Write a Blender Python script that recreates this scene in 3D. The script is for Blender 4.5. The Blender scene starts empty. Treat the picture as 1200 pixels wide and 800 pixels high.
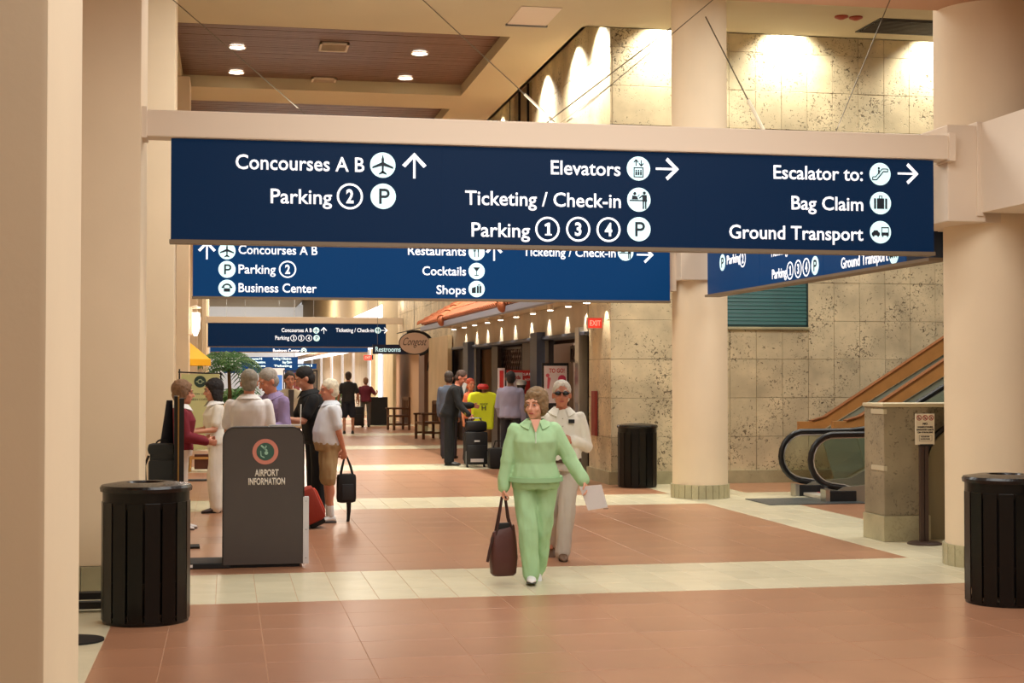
import bpy, bmesh, math, random
from mathutils import Vector, Matrix, noise
random.seed(7)
SC = bpy.context.scene
COL = SC.collection

# ------------------------------------------------------------------ camera
FPX = 1750.0; CAM_H = 1.7
YAW = math.atan(335/FPX); PIT = math.atan(40/FPX*math.cos(YAW))
cd = bpy.data.cameras.new('camera'); cam = bpy.data.objects.new('camera', cd); COL.objects.link(cam)
cd.sensor_width = 36.0; cd.lens = 36.0*FPX/1200.0; cd.clip_end = 400
cam.location = (0, 0, CAM_H); cam.rotation_euler = (math.pi/2+PIT, 0, -YAW)
SC.camera = cam
FW = Vector((math.sin(YAW)*math.cos(PIT), math.cos(YAW)*math.cos(PIT), math.sin(PIT)))
RT = Vector((math.cos(YAW), -math.sin(YAW), 0)); UP = RT.cross(FW)
def ray(u, v): return FW + RT*((u-600)/FPX) + UP*((400-v)/FPX)
def atY(u, v, Y):
    r = ray(u, v); t = Y/r.y; return Vector((r.x*t, Y, CAM_H+r.z*t))
def atX(u, v, X):
    r = ray(u, v); t = X/r.x; return Vector((X, r.y*t, CAM_H+r.z*t))
def atZ(u, v, Z=0.0):
    r = ray(u, v); t = (Z-CAM_H)/r.z; return Vector((r.x*t, r.y*t, Z))

# ------------------------------------------------------------------ world, exposure, lights
w = bpy.data.worlds.new('world'); SC.world = w; w.use_nodes = True
w.node_tree.nodes['Background'].inputs[0].default_value = (1.0, .98, .94, 1)
w.node_tree.nodes['Background'].inputs[1].default_value = .6
SC.view_settings.view_transform = 'Standard'; SC.view_settings.look = 'None'
SC.view_settings.gamma = 1; SC.view_settings.use_curve_mapping = False
SC.view_settings.exposure = -0.25
def area(loc, sx, sy, power, color=(.98, .97, .93), rot=(0, 0, 0)):
    l = bpy.data.lights.new('hall_light', 'AREA'); l.shape = 'RECTANGLE'; l.size = sx; l.size_y = sy
    l.energy = power; l.color = color
    o = bpy.data.objects.new('hall_light', l); COL.objects.link(o); o.location = loc; o.rotation_euler = rot
    return o
def spot(loc, target, power, ang, blend=.5, r=.04, color=(1, .95, .86)):
    l = bpy.data.lights.new('spot_light', 'SPOT'); l.energy = power; l.spot_size = math.radians(ang); l.spot_blend = blend
    l.shadow_soft_size = r; l.color = color
    o = bpy.data.objects.new('spot_light', l); COL.objects.link(o); o.location = loc
    o.rotation_euler = (Vector(target)-Vector(loc)).to_track_quat('-Z', 'Y').to_euler()
    return o
def point(loc, power, r=.1, color=(1, .86, .66)):
    l = bpy.data.lights.new('lamp_light', 'POINT'); l.energy = power; l.shadow_soft_size = r; l.color = color
    o = bpy.data.objects.new('lamp_light', l); COL.objects.link(o); o.location = loc
    return o
area((3.2, 3.0, 4.9), 5, 5, 400)
area((2.8, 9.2, 4.9), 5.4, 2.6, 260)
area((2.6, 16.5, 6.9), 5, 3.5, 480)
area((9.2, 16.5, 6.9), 3.5, 3.5, 420)
for y, e in ((37, 210), (46, 330), (56, 800), (68, 1500), (84, 2000)):
    area((2.4, y, 6.85), 4, 4, e, (1, .9, .76))
# wall-wash lamps hidden in the ceiling slot
for x in (6.75, 8.75, 11.3): spot((x, 22.18, 7.35), (x+.05, 22.5, 5.6), 620, 120, .9, .06, (1, .95, .80))
for y in (23.1, 24.7, 27.2, 31.8, 34.5): spot((5.6, y, 7.35), (5.87, y+.05, 4.6), 1300, 130, 1.0, .08, (1, .95, .82))
# unseen upward area lights, added above the sign beams to brighten the ceiling
for y, e in ((12.0, 24), (19.8, 34), (50.4, 160), (58.1, 220)): area((2.78, y, 3.83), 5.6, .14, e, (1, .96, .9), (math.pi, 0, 0))
# ------------------------------------------------------------------ materials
def lin(c):
    c = [x/255 for x in c[:3]]
    return tuple((x/12.92 if x <= .04045 else ((x+.055)/1.055)**2.4) for x in c)+(1,)
MATS = {}
def mat(name, rgb, rough=.6, metal=0, var=0, scale=3, bump=0, bscale=40, emit=0, alpha=1, spec=.5, coat=0, rnd=0, ecol=None):
    if name in MATS: return MATS[name]
    m = bpy.data.materials.new(name); m.use_nodes = True; MATS[name] = m
    nt = m.node_tree; b = nt.nodes['Principled BSDF']
    c = lin(rgb); b.inputs['Base Color'].default_value = c
    b.inputs['Roughness'].default_value = rough; b.inputs['Metallic'].default_value = metal
    b.inputs['Specular IOR Level'].default_value = spec; b.inputs['Coat Weight'].default_value = coat
    tc = nt.nodes.new('ShaderNodeTexCoord')
    if var or rnd:
        n = nt.nodes.new('ShaderNodeTexNoise'); n.inputs['Scale'].default_value = scale; n.inputs['Detail'].default_value = 5
        nt.links.new(tc.outputs['Object'], n.inputs['Vector'])
        mr = nt.nodes.new('ShaderNodeMapRange'); mr.inputs[1].default_value = .3; mr.inputs[2].default_value = .7
        mr.inputs[3].default_value = 1-var; mr.inputs[4].default_value = 1+var
        nt.links.new(n.outputs['Fac'], mr.inputs[0])
        fac = mr.outputs[0]
        if rnd:
            oi = nt.nodes.new('ShaderNodeObjectInfo')
            m2 = nt.nodes.new('ShaderNodeMapRange'); m2.inputs[3].default_value = 1-rnd; m2.inputs[4].default_value = 1+rnd
            nt.links.new(oi.outputs['Random'], m2.inputs[0])
            mm = nt.nodes.new('ShaderNodeMath'); mm.operation = 'MULTIPLY'
            nt.links.new(fac, mm.inputs[0]); nt.links.new(m2.outputs[0], mm.inputs[1]); fac = mm.outputs[0]
        vm = nt.nodes.new('ShaderNodeVectorMath'); vm.operation = 'SCALE'; vm.inputs[0].default_value = c[:3]
        nt.links.new(fac, vm.inputs['Scale']); nt.links.new(vm.outputs[0], b.inputs['Base Color'])
    if bump:
        n2 = nt.nodes.new('ShaderNodeTexNoise'); n2.inputs['Scale'].default_value = bscale; n2.inputs['Detail'].default_value = 4
        nt.links.new(tc.outputs['Object'], n2.inputs['Vector'])
        bp = nt.nodes.new('ShaderNodeBump'); bp.inputs['Strength'].default_value = bump; bp.inputs['Distance'].default_value = .01
        nt.links.new(n2.outputs['Fac'], bp.inputs['Height']); nt.links.new(bp.outputs[0], b.inputs['Normal'])
    if emit:
        b.inputs['Emission Color'].default_value = lin(ecol) if ecol else c; b.inputs['Emission Strength'].default_value = emit
    if alpha < 1: b.inputs['Alpha'].default_value = alpha
    return m
def stone_mat(name, base, dark, rough=.65, pit=.5, rnd=.07, world=True):
    m = bpy.data.materials.new(name); m.use_nodes = True; MATS[name] = m
    nt = m.node_tree; b = nt.nodes['Principled BSDF']; L = nt.links.new
    b.inputs['Roughness'].default_value = rough
    ge = nt.nodes.new('ShaderNodeNewGeometry')
    n1 = nt.nodes.new('ShaderNodeTexNoise'); n1.inputs['Scale'].default_value = 2.2; n1.inputs['Detail'].default_value = 6
    n2 = nt.nodes.new('ShaderNodeTexNoise'); n2.inputs['Scale'].default_value = 24; n2.inputs['Detail'].default_value = 5; n2.inputs['Distortion'].default_value = 1.2
    n3 = nt.nodes.new('ShaderNodeTexNoise'); n3.inputs['Scale'].default_value = 1.7; n3.inputs['Detail'].default_value = 3
    for n in (n1, n2, n3): L(ge.outputs['Position'], n.inputs['Vector'])
    r1 = nt.nodes.new('ShaderNodeValToRGB'); e = r1.color_ramp.elements
    b0 = lin(base); e[0].position = .3; e[0].color = tuple(x*.70 for x in b0[:3])+(1,); e[1].position = .72; e[1].color = tuple(min(1, x*1.16) for x in b0[:3])+(1,)
    L(n1.outputs['Fac'], r1.inputs[0])
    # pits: thresholded fine noise, clustered by a coarse noise
    a = nt.nodes.new('ShaderNodeMath'); a.operation = 'MULTIPLY_ADD'; a.inputs[1].default_value = .42; L(n3.outputs['Fac'], a.inputs[0]); L(n2.outputs['Fac'], a.inputs[2])
    mr = nt.nodes.new('ShaderNodeMapRange'); mr.inputs[1].default_value = .80; mr.inputs[2].default_value = .90; mr.inputs[3].default_value = 0; mr.inputs[4].default_value = pit
    L(a.outputs[0], mr.inputs[0])
    mx = nt.nodes.new('ShaderNodeMix'); mx.data_type = 'RGBA'; mx.inputs[7].default_value = lin(dark)
    L(mr.outputs[0], mx.inputs[0]); L(r1.outputs[0], mx.inputs[6])
    oi = nt.nodes.new('ShaderNodeObjectInfo'); m2 = nt.nodes.new('ShaderNodeMapRange'); m2.inputs[3].default_value = 1-rnd; m2.inputs[4].default_value = 1+rnd
    L(oi.outputs['Random'], m2.inputs[0])
    vm = nt.nodes.new('ShaderNodeVectorMath'); vm.operation = 'SCALE'; L(mx.outputs[2], vm.inputs[0]); L(m2.outputs[0], vm.inputs['Scale'])
    L(vm.outputs[0], b.inputs['Base Color'])
    bp = nt.nodes.new('ShaderNodeBump'); bp.inputs['Strength'].default_value = .5; bp.inputs['Distance'].default_value = .01; bp.invert = True
    L(mr.outputs[0], bp.inputs['Height']); L(bp.outputs[0], b.inputs['Normal'])
    return m
STONE = stone_mat('coral_stone', (206, 190, 156), (84, 70, 48), .6, .95)
STONEG = stone_mat('grey_coral_stone', (158, 146, 118), (84, 72, 52), .6, .7)
BASES = stone_mat('base_stone', (176, 168, 134), (130, 120, 90), .45, .3)
PLASTER = mat('peach_plaster', (228, 208, 178), .75, var=.03, scale=1.5, bump=.05)
PLASTERW = mat('pale_plaster', (224, 208, 188), .7, var=.02, scale=2)
BEAMM = mat('beam_enamel', (224, 206, 184), .5)
CEIL = mat('ceiling_paint', (188, 174, 142), .8, var=.02, scale=1)
WOOD = mat('dark_slat_wood', (100, 68, 46), .45, var=.12, scale=8)
TERRA = mat('terracotta', (168, 121, 92), .28, var=.09, scale=1.6, bump=.06, bscale=6, rnd=.035, spec=.45)
CREAM = mat('cream_tile', (214, 206, 176), .26, var=.05, scale=4, rnd=.05, spec=.5)
GROUT = mat('grout', (178, 138, 108), .8)
BLACK = mat('black_gloss_paint', (3, 3, 4), .3, spec=.35, bump=.1, bscale=15)
BLACKM = mat('black_matte', (8, 8, 10), .6)
CHROME = mat('steel', (190, 190, 188), .28, metal=1)
GREYM = mat('grey_metal', (120, 122, 122), .45, metal=.6)
NAVY = mat('navy_sign', (1, 14, 36), .5, emit=.62, spec=.12, ecol=(10, 44, 76))
BLUE = mat('blue_sign', (1, 24, 60), .5, emit=.85, spec=.12, ecol=(6, 62, 106))
WHITE = mat('sign_white', (245, 248, 255), .5, emit=.95)
CYAN = mat('sign_pale_cyan', (205, 240, 245), .5, emit=.85)
DARKP = mat('pictogram_dark', (14, 32, 48), .6)
GLOW = mat('lamp_glow', (255, 246, 226), .5, emit=14)
GLOWD = mat('daylight_glow', (244, 246, 255), .5, emit=2.2)
RED = mat('red_print', (196, 42, 36), .5)
GLASS = mat('tinted_glass', (150, 160, 150), .05, alpha=.28)
def m_glass():
    m = bpy.data.materials.new('balustrade_glass'); m.use_nodes = True; nt = m.node_tree; nt.nodes.clear()
    o = nt.nodes.new('ShaderNodeOutputMaterial'); t = nt.nodes.new('ShaderNodeBsdfTransparent'); t.inputs[0].default_value = (.84, .88, .83, 1)
    g = nt.nodes.new('ShaderNodeBsdfGlossy'); g.inputs['Roughness'].default_value = .03
    f = nt.nodes.new('ShaderNodeFresnel'); f.inputs[0].default_value = 1.5
    x = nt.nodes.new('ShaderNodeMixShader'); nt.links.new(f.outputs[0], x.inputs[0]); nt.links.new(t.outputs[0], x.inputs[1]); nt.links.new(g.outputs[0], x.inputs[2]); nt.links.new(x.outputs[0], o.inputs[0])
    return m
GLASSB = m_glass()

# ------------------------------------------------------------------ mesh helpers
class MB:
    def __init__(s): s.v = []; s.f = []
    def add(s, vs, fs):
        n = len(s.v); s.v += [Vector(p) for p in vs]; s.f += [tuple(i+n for i in f) for f in fs]; return s
    def box(s, x0, x1, y0, y1, z0, z1, c=0):
        if c <= 0:
            vs = [(x, y, z) for x in (x0, x1) for y in (y0, y1) for z in (z0, z1)]
            return s.add(vs, [(0, 1, 3, 2), (4, 6, 7, 5), (0, 4, 5, 1), (2, 3, 7, 6), (0, 2, 6, 4), (1, 5, 7, 3)])
        bm = bmesh.new(); bmesh.ops.create_cube(bm, size=1)
        for v in bm.verts: v.co = Vector(((x0+x1)/2+v.co.x*(x1-x0), (y0+y1)/2+v.co.y*(y1-y0), (z0+z1)/2+v.co.z*(z1-z0)))
        bmesh.ops.bevel(bm, geom=bm.edges[:], offset=c, segments=2, affect='EDGES', profile=.6)
        bm.verts.index_update(); s.add([v.co for v in bm.verts], [tuple(v.index for v in f.verts) for f in bm.faces]); bm.free(); return s
    def obox(s, c, ax, ay, az, c0=0):
        c, ax, ay, az = map(Vector, (c, ax, ay, az))
        vs = [c+ax*i+ay*j+az*k for i in (-1, 1) for j in (-1, 1) for k in (-1, 1)]
        return s.add(vs, [(0, 1, 3, 2), (4, 6, 7, 5), (0, 4, 5, 1), (2, 3, 7, 6), (0, 2, 6, 4), (1, 5, 7, 3)])
    def loft(s, rings, cap=True):
        n = len(rings[0]); base = len(s.v)
        for r in rings: s.v += [Vector(p) for p in r]
        for i in range(len(rings)-1):
            for j in range(n):
                k = (j+1) % n
                s.f.append((base+i*n+j, base+i*n+k, base+(i+1)*n+k, base+(i+1)*n+j))
        if cap:
            s.f.append(tuple(base+j for j in reversed(range(n)))); s.f.append(tuple(base+(len(rings)-1)*n+j for j in range(n)))
        return s
    def lathe(s, prof, c=(0, 0, 0), n=32, cap=True):
        c = Vector(c)
        return s.loft([[c+Vector((r*math.cos(2*math.pi*j/n), r*math.sin(2*math.pi*j/n), z)) for j in range(n)] for r, z in prof], cap)
    def tube(s, pts, r, n=10, cap=True, closed=False):
        pts = [Vector(p) for p in pts]; rs = r if isinstance(r, (list, tuple)) else [r]*len(pts)
        rings = []; pr = None; N = len(pts)
        for i, p in enumerate(pts):
            if closed: t = pts[(i+1) % N]-pts[i-1]
            else: t = (pts[min(i+1, N-1)]-pts[max(i-1, 0)])
            t.normalize()
            if pr is None:
                a = Vector((0, 0, 1)) if abs(t.z) < .9 else Vector((1, 0, 0)); x = t.cross(a).normalized()
            else: x = (pr-t*pr.dot(t)).normalized()
            pr = x; y = t.cross(x)
            rings.append([p+(x*math.cos(2*math.pi*j/n)+y*math.sin(2*math.pi*j/n))*rs[i] for j in range(n)])
        if closed: rings.append(rings[0]); cap = False
        return s.loft(rings, cap)
    def cyl(s, a, b, r, n=16): return s.tube([a, b], r, n)
    def ell(s, c, rx, ry, rz, R=None, n=16, m=10):
        c = Vector(c); rings = []
        for i in range(m+1):
            ph = -math.pi/2+math.pi*i/m; ph = max(-math.pi/2+.05, min(math.pi/2-.05, ph))
            rg = []
            for j in range(n):
                t = 2*math.pi*j/n; p = Vector((rx*math.cos(ph)*math.cos(t), ry*math.cos(ph)*math.sin(t), rz*math.sin(ph)))
                rg.append(c+(R @ p if R else p))
            rings.append(rg)
        return s.loft(rings)
    def prism(s, poly, o, ux, uy, th):
        """2D polygon in plane (ux,uy) at o, thickness vector th"""
        o, ux, uy, th = map(Vector, (o, ux, uy, th)); n = len(poly)
        vs = [o+ux*a+uy*b for a, b in poly]+[o+ux*a+uy*b+th for a, b in poly]
        return s.add(vs, [tuple(reversed(range(n))), tuple(range(n, 2*n))]+[(i, (i+1) % n, n+(i+1) % n, n+i) for i in range(n)])
    def mesh(s, name):
        me = bpy.data.meshes.new(name); me.from_pydata([tuple(v) for v in s.v], [], s.f); me.validate()
        bm = bmesh.new(); bm.from_mesh(me); bmesh.ops.recalc_face_normals(bm, faces=bm.faces[:]); bm.to_mesh(me); bm.free()
        return me
    def build(s, name, m, parent=None, smooth=False, loc=None):
        me = s.mesh(name); me.materials.append(m)
        if smooth:
            for p in me.polygons: p.use_smooth = True
            if hasattr(me, 'set_sharp_from_angle'): me.set_sharp_from_angle(angle=math.radians(40))
        return put(name, me, parent, loc)
def put(name, me, parent=None, loc=None):
    o = bpy.data.objects.new(name, me); COL.objects.link(o)
    if parent is not None: o.parent = parent
    if loc is not None: o.location = loc
    return o
def tag(o, label=None, cat=None, group=None, kind=None):
    for k, v in (('label', label), ('category', cat), ('group', group), ('kind', kind)):
        if v: o[k] = v
    return o
def thing(name, label, cat, loc=(0, 0, 0), rz=0, group=None):
    o = bpy.data.objects.new(name, None); COL.objects.link(o); o.location = loc; o.rotation_euler = (0, 0, rz); o.empty_display_size = .2
    return tag(o, label, cat, group)
def copy_tree(o, parent=None):
    c = o.copy(); COL.objects.link(c); c.parent = parent
    for ch in list(o.children): copy_tree(ch, c)
    return c
def struct(o): return tag(o, kind='structure')
def arc(cx, cy, r, a0, a1, n=12): return [(cx+r*math.cos(math.radians(a0+(a1-a0)*i/n)), cy+r*math.sin(math.radians(a0+(a1-a0)*i/n))) for i in range(n+1)]

# ------------------------------------------------------------------ text
_cap = None
def text_mesh(s, bold=.0, shear=0):
    cu = bpy.data.curves.new('t', 'FONT'); cu.body = s; cu.size = 1; cu.offset = bold; cu.resolution_u = 3; cu.shear = shear
    o = bpy.data.objects.new('t', cu); COL.objects.link(o); dg = bpy.context.evaluated_depsgraph_get(); dg.update()
    me = bpy.data.meshes.new_from_object(o.evaluated_get(dg)); bpy.data.objects.remove(o); bpy.data.curves.remove(cu)
    return me
def lettering(s, x0, x1, base, cap, o, ux, uy, out, m, parent, bold=.012, name='lettering', shear=0):
    """letters between x0..x1 on the baseline in a plane (ux,uy) through o; cap height cap"""
    global _cap
    if _cap is None:
        me = text_mesh('H'); _cap = max(v.co.y for v in me.vertices)
    me = text_mesh(s, bold, shear); xs = [v.co.x for v in me.vertices]; a, b = min(xs), max(xs)
    sx = (x1-x0)/(b-a); sy = cap/_cap
    o, ux, uy, out = map(Vector, (o, ux, uy, out))
    inv = parent_inv(parent)
    bm = bmesh.new(); bm.from_mesh(me); bmesh.ops.remove_doubles(bm, verts=bm.verts[:], dist=1e-5)
    r = bmesh.ops.extrude_face_region(bm, geom=bm.faces[:]); top = {v for v in r['geom'] if isinstance(v, bmesh.types.BMVert)}
    for v in bm.verts:
        p = o+ux*(x0+(v.co.x-a)*sx)+uy*(base+v.co.y*sy)+(out*.004 if v in top else -out*.002); v.co = inv @ p
    bmesh.ops.recalc_face_normals(bm, faces=bm.faces[:]); bm.to_mesh(me); bm.free(); me.materials.clear(); me.materials.append(m)
    return put(name, me, parent)
def parent_inv(p):
    if p is None: return Matrix()
    M = Matrix.Translation(p.location) @ p.rotation_euler.to_matrix().to_4x4()
    q = p.parent
    while q is not None:
        M = Matrix.Translation(q.location) @ q.rotation_euler.to_matrix().to_4x4() @ M; q = q.parent
    return M.inverted()
# ------------------------------------------------------------------ floor
TX0, TX1, CX1 = -.76, 6.25, 7.40          # terracotta field, cream lengthwise band
BAYS = [11.35+7.65*k for k in range(-2, 12)]   # near edge of each cream cross band, 1.66 deep
fl = struct(MB().box(-3.2, 16, -4, 120, -.12, -.002).build('floor', GROUT))
def tile_mesh(w, d, m):
    b = MB(); c = .002
    vs = [(0, 0, -.02), (w, 0, -.02), (w, d, -.02), (0, d, -.02), (0, 0, -c), (w, 0, -c), (w, d, -c), (0, d, -c), (c, c, 0), (w-c, c, 0), (w-c, d-c, 0), (c, d-c, 0)]
    b.add(vs, [(0, 3, 2, 1), (0, 1, 5, 4), (1, 2, 6, 5), (2, 3, 7, 6), (3, 0, 4, 7), (4, 5, 9, 8), (5, 6, 10, 9), (6, 7, 11, 10), (7, 4, 8, 11), (8, 9, 10, 11)])
    me = b.mesh('tile'); me.materials.append(m); return me
_tm = {}
def lay(name, x0, x1, y0, y1, tw, td, m, single, acc, gx=0.0):
    xs = [x0]; k = math.ceil((x0-gx)/tw+.15)
    while gx+k*tw < x1-.12*tw: xs.append(gx+k*tw); k += 1
    xs.append(x1); n = max(1, round((y1-y0)/td)); dd = (y1-y0)/n
    for a, b in zip(xs, xs[1:]):
        for j in range(n):
            w_, d_ = b-a-.003, dd-.003
            if single:
                key = (name, round(w_, 3), round(d_, 3))
                if key not in _tm: _tm[key] = tile_mesh(w_, d_, m)
                put(name, _tm[key], fl, (a+.0015, y0+j*dd+.0015, random.uniform(-.0004, .0002)))
            else: acc.box(a+.0015, a+.0015+w_, y0+j*dd+.0015, y0+j*dd+.0015+d_, -.02, random.uniform(-.0012, 0))
ta, ca = MB(), MB()
for i, y in enumerate(BAYS):
    y2 = y+1.66; y3 = y+7.65; near = 0 <= (i-2) <= 1
    if y > 62:
        for X0, X1 in ((TX0, TX1), (CX1, 14)): ta.box(X0, X1, y2, y3, -.02, -.001)
        ca.box(-3.1, TX0, y, y3, -.02, -.001); ca.box(TX0, TX1, y, y2, -.02, -.001); ca.box(TX1, CX1, y, y3, -.02, -.001); continue
    # cream cross band and lengthwise band
    lay('cream_tile', TX0, TX1, y, y2, .305, .553, CREAM, i in (2, 3), ca, -.07)
    lay('cream_tile', TX1, CX1, y, y3, .2875, .56, CREAM, i == 2, ca, TX1)
    lay('cream_tile', -3.1, TX0, y, y3, .6, .6, CREAM, False, ca, TX0)
    lay('cream_tile', CX1, 14, y, y2, .61, .553, CREAM, False, ca, CX1)
    # terracotta fields
    if i == 1:
        lay('terracotta_tile', TX0, TX1, y2, 8.4, .61, .6, TERRA, False, ta, -.37)
        lay('terracotta_tile', TX0, TX1, 8.4, y3, .61, .59, TERRA, True, ta, -.37)
    else: lay('terracotta_tile', TX0, TX1, y2, y3, .61, .6, TERRA, i == 2, ta, -.37)
    if i == 2:
        lay('terracotta_tile', CX1, 14, y2, 16.0, .61, .6, TERRA, False, ta, CX1)
        lay('terracotta_tile', CX1, 9.2, 16.0, y3, .6, .6, TERRA, True, ta, CX1)
        lay('terracotta_tile', 9.2, 14, 16.0, y3, .6, .6, TERRA, False, ta, CX1)
    else: lay('terracotta_tile', CX1, 14, y2, y3, .61, .6, TERRA, False, ta, CX1)
tag(ta.build('terracotta_paving', TERRA, fl), kind='stuff'); tag(ca.build('cream_paving', CREAM, fl), kind='stuff')

# ------------------------------------------------------------------ ceiling (z = 7) with slatted coffers and a wall-wash slot
CZ = 7.0; SX = 5.36; SY = 22.0
cb = MB()
cof = [(22.9+6.45*k, 22.9+6.45*k+5.05) for k in range(0, 10)]
CX0, CXX = -.8, 4.36
cb.box(-3.2, CX0, -4, 120, CZ, CZ+.12)                    # left margin
cb.box(CXX, SX, SY, 120, CZ, CZ+.12)                       # right margin up to the slot
cb.box(CX0, 16, -4, SY, CZ, CZ+.12)
cb.box(CX0, CXX, SY, cof[0][0], CZ, CZ+.12)
for (a, b), (c, d) in zip(cof, cof[1:]): cb.box(CX0, CXX, b, c, CZ, CZ+.12)
cb.box(CX0, CXX, cof[-1][1], 120, CZ, CZ+.12)
for a, b in cof:                                           # coffer rims
    cb.box(CX0-.05, CX0, a, b, CZ+.12, CZ+.4); cb.box(CXX, CXX+.05, a, b, CZ+.12, CZ+.4)
    cb.box(CX0, CXX, a-.05, a, CZ+.12, CZ+.4); cb.box(CX0, CXX, b, b+.05, CZ+.12, CZ+.4)
cb.box(SX, 6.2, SY, 120, 8.0, 8.1); cb.box(SX, 16, SY, 23, 8.0, 8.1)   # slot lid
cb.box(SX-.06, SX, SY, 120, CZ, 8.0); cb.box(SX, 16, SY-.06, SY, CZ, 8.0)
ce = struct(cb.build('ceiling', CEIL))
for k, (a, b) in enumerate(cof):
    if k < 2:                                              # slats one by one above the frame's upper left
        y = a+.01; n = 0
        sm = MB().box(CX0, CXX, 0, .105, 0, .02).mesh('ceiling_slat'); sm.materials.append(WOOD)
        while y < b-.1: put('ceiling_slat', sm, ce, (0, y, CZ+.2+random.uniform(-.002, .002))); y += .125
        MB().box(CX0, CXX, a, b, CZ+.24, CZ+.26).build('coffer_backing', mat('coffer_black', (40, 26, 20), .8), ce)
    else:
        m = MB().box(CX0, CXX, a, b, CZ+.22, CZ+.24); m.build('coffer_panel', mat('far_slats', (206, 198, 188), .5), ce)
struct(MB().box(-3.2, 16, 11.75, 12.5, 5.0, 5.5).box(-3.2, 16, -4, 11.75, 5.3, 5.5).build('trim_1', mat('rust_soffit', (176, 132, 98), .7)))

# ------------------------------------------------------------------ stone walls of single blocks
def blocks(parent, o, ux, uy, rows, cols, m, depth, out, skip=None, cap=300):
    o, ux, uy, out = map(Vector, (o, ux, uy, out)); cache = {}; n = 0; acc = MB()
    for (z0, z1) in rows:
        for (a, b) in cols:
            if skip and skip(a, b, z0, z1): continue
            w_, h_ = round(b-a-.005, 3), round(z1-z0-.005, 3)
            if n < cap:
                if (w_, h_) not in cache:
                    c = .003; t = depth
                    mb = MB(); P = [(0, 0), (w_, 0), (w_, h_), (0, h_)]; Q = [(c, c), (w_-c, c), (w_-c, h_-c), (c, h_-c)]
                    vs = [ux*p+uy*q for p, q in P]+[ux*p+uy*q+out*(t-c) for p, q in P]+[ux*p+uy*q+out*t for p, q in Q]
                    mb.add(vs, [(0, 1, 2, 3), (0, 4, 5, 1), (1, 5, 6, 2), (2, 6, 7, 3), (3, 7, 4, 0), (4, 8, 9, 5), (5, 9, 10, 6), (6, 10, 11, 7), (7, 11, 8, 4), (8, 11, 10, 9)])
                    me = mb.mesh('stone_block'); me.materials.append(m); cache[(w_, h_)] = me
                put('stone_block', cache[(w_, h_)], parent, o+ux*(a+.0025)+uy*(z0+.0025)+out*random.uniform(-.003, .002)); n += 1
            else: acc.obox(o+ux*((a+b)/2)+uy*((z0+z1)/2)+out*depth/2, ux*(w_/2), uy*(h_/2), out*depth/2)
    if acc.v: tag(acc.build('stone_courses', m, parent), kind='stuff')
ROWS = [(.12, .73), (.73, 1.34), (1.34, 1.95), (1.95, 2.56), (2.56, 3.17), (3.17, 3.78), (3.78, 4.39), (4.39, 5.0), (5.0, 5.61), (5.61, 6.22), (6.22, 6.83), (6.83, 7.5), (7.5, 8.0)]
JOINT = mat('stone_joint', (150, 134, 102), .8)
wb = struct(MB().box(5.9, 16, 22.53, 22.8, 0, 8.0).build('wall_back', JOINT))
cols = [(5.9, 6.935)]+[(6.935+.437*k, 6.935+.437*(k+1)) for k in range(0, 12)]+[(12.179+.85*k, 12.179+.85*(k+1)) for k in range(4)]
blocks(wb, (0, 22.53, 0), (1, 0, 0), (0, 0, 1), ROWS, cols, STONE, .03, (0, -1, 0), skip=lambda a, b, z0, z1: 6.95 < (a+b)/2 < 9.11 and 2.1 < (z0+z1)/2 < 3.7)
blocks(wb, (0, 22.53, 0), (1, 0, 0), (0, 0, 1), [(1.95, 2.42)], [c_ for c_ in cols if 6.95 < sum(c_)/2 < 9.11], STONE, .03, (0, -1, 0))
MB().box(5.85, 16, 22.46, 22.53, 0, .2).build('skirting', BASES, wb)
# dark teal louvred opening
wv = struct(MB().box(6.94, 9.12, 22.5, 22.53, 2.46, 2.5).box(6.94, 9.12, 22.5, 22.53, 3.7, 3.78).box(6.94, 6.98, 22.5, 22.53, 2.46, 3.78).box(9.09, 9.12, 22.5, 22.53, 2.46, 3.78).build('window_1', mat('teal_frame', (12, 46, 46), .5)))
MB().box(6.9, 9.14, 22.44, 22.53, 2.42, 2.46, .006).build('window_sill', BASES, wv)
sl = MB()
for k in range(20): MB().obox((8.035, 22.512, 2.53+k*.06), (1.055, 0, 0), (0, .008, .031), (0, -.004, .004)).build('slat', mat('teal_slat', (16, 84, 82), .4, var=.1), wv)
# right-hand lengthwise wall above and beside the shop (faces the concourse)
ws = struct(MB().box(5.9, 6.2, 22.53, 23.93, 0, 8.0).box(5.9, 6.2, 23.93, 40, 2.86, 8.0).box(5.9, 6.2, 40, 120, 2.75, 8.0).build('wall_right', JOINT))
ycols = [(22.5, 23.2), (23.2, 23.93)]
blocks(ws, (5.9, 0, 0), (0, 1, 0), (0, 0, 1), ROWS, ycols, STONE, .03, (-1, 0, 0))
yc2 = [(23.93+.93*k, 23.93+.93*(k+1)) for k in range(0, 30)]
blocks(ws, (5.9, 0, 0), (0, 1, 0), (0, 0, 1), ROWS[4:], yc2, STONE, .03, (-1, 0, 0), skip=lambda a, b, z0, z1: 29.0 < (a+b)/2 < 30.8 and 6.3 < (z0+z1)/2 < 7.4)
MB().box(5.83, 5.9, 22.47, 23.93, 0, .2).build('skirting', BASES, ws)
wn = struct(MB().box(5.93, 5.97, 29.0, 30.9, 6.2, 7.5).build('window_2', mat('dark_glass', (22, 22, 24), .15)))
MB().box(5.86, 5.96, 29.9, 29.96, 6.22, 7.5).box(5.86, 5.96, 30.84, 30.9, 6.22, 7.5).box(5.86, 5.96, 29.0, 29.06, 6.22, 7.5).build('window_frame', BLACKM, wn)
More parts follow.
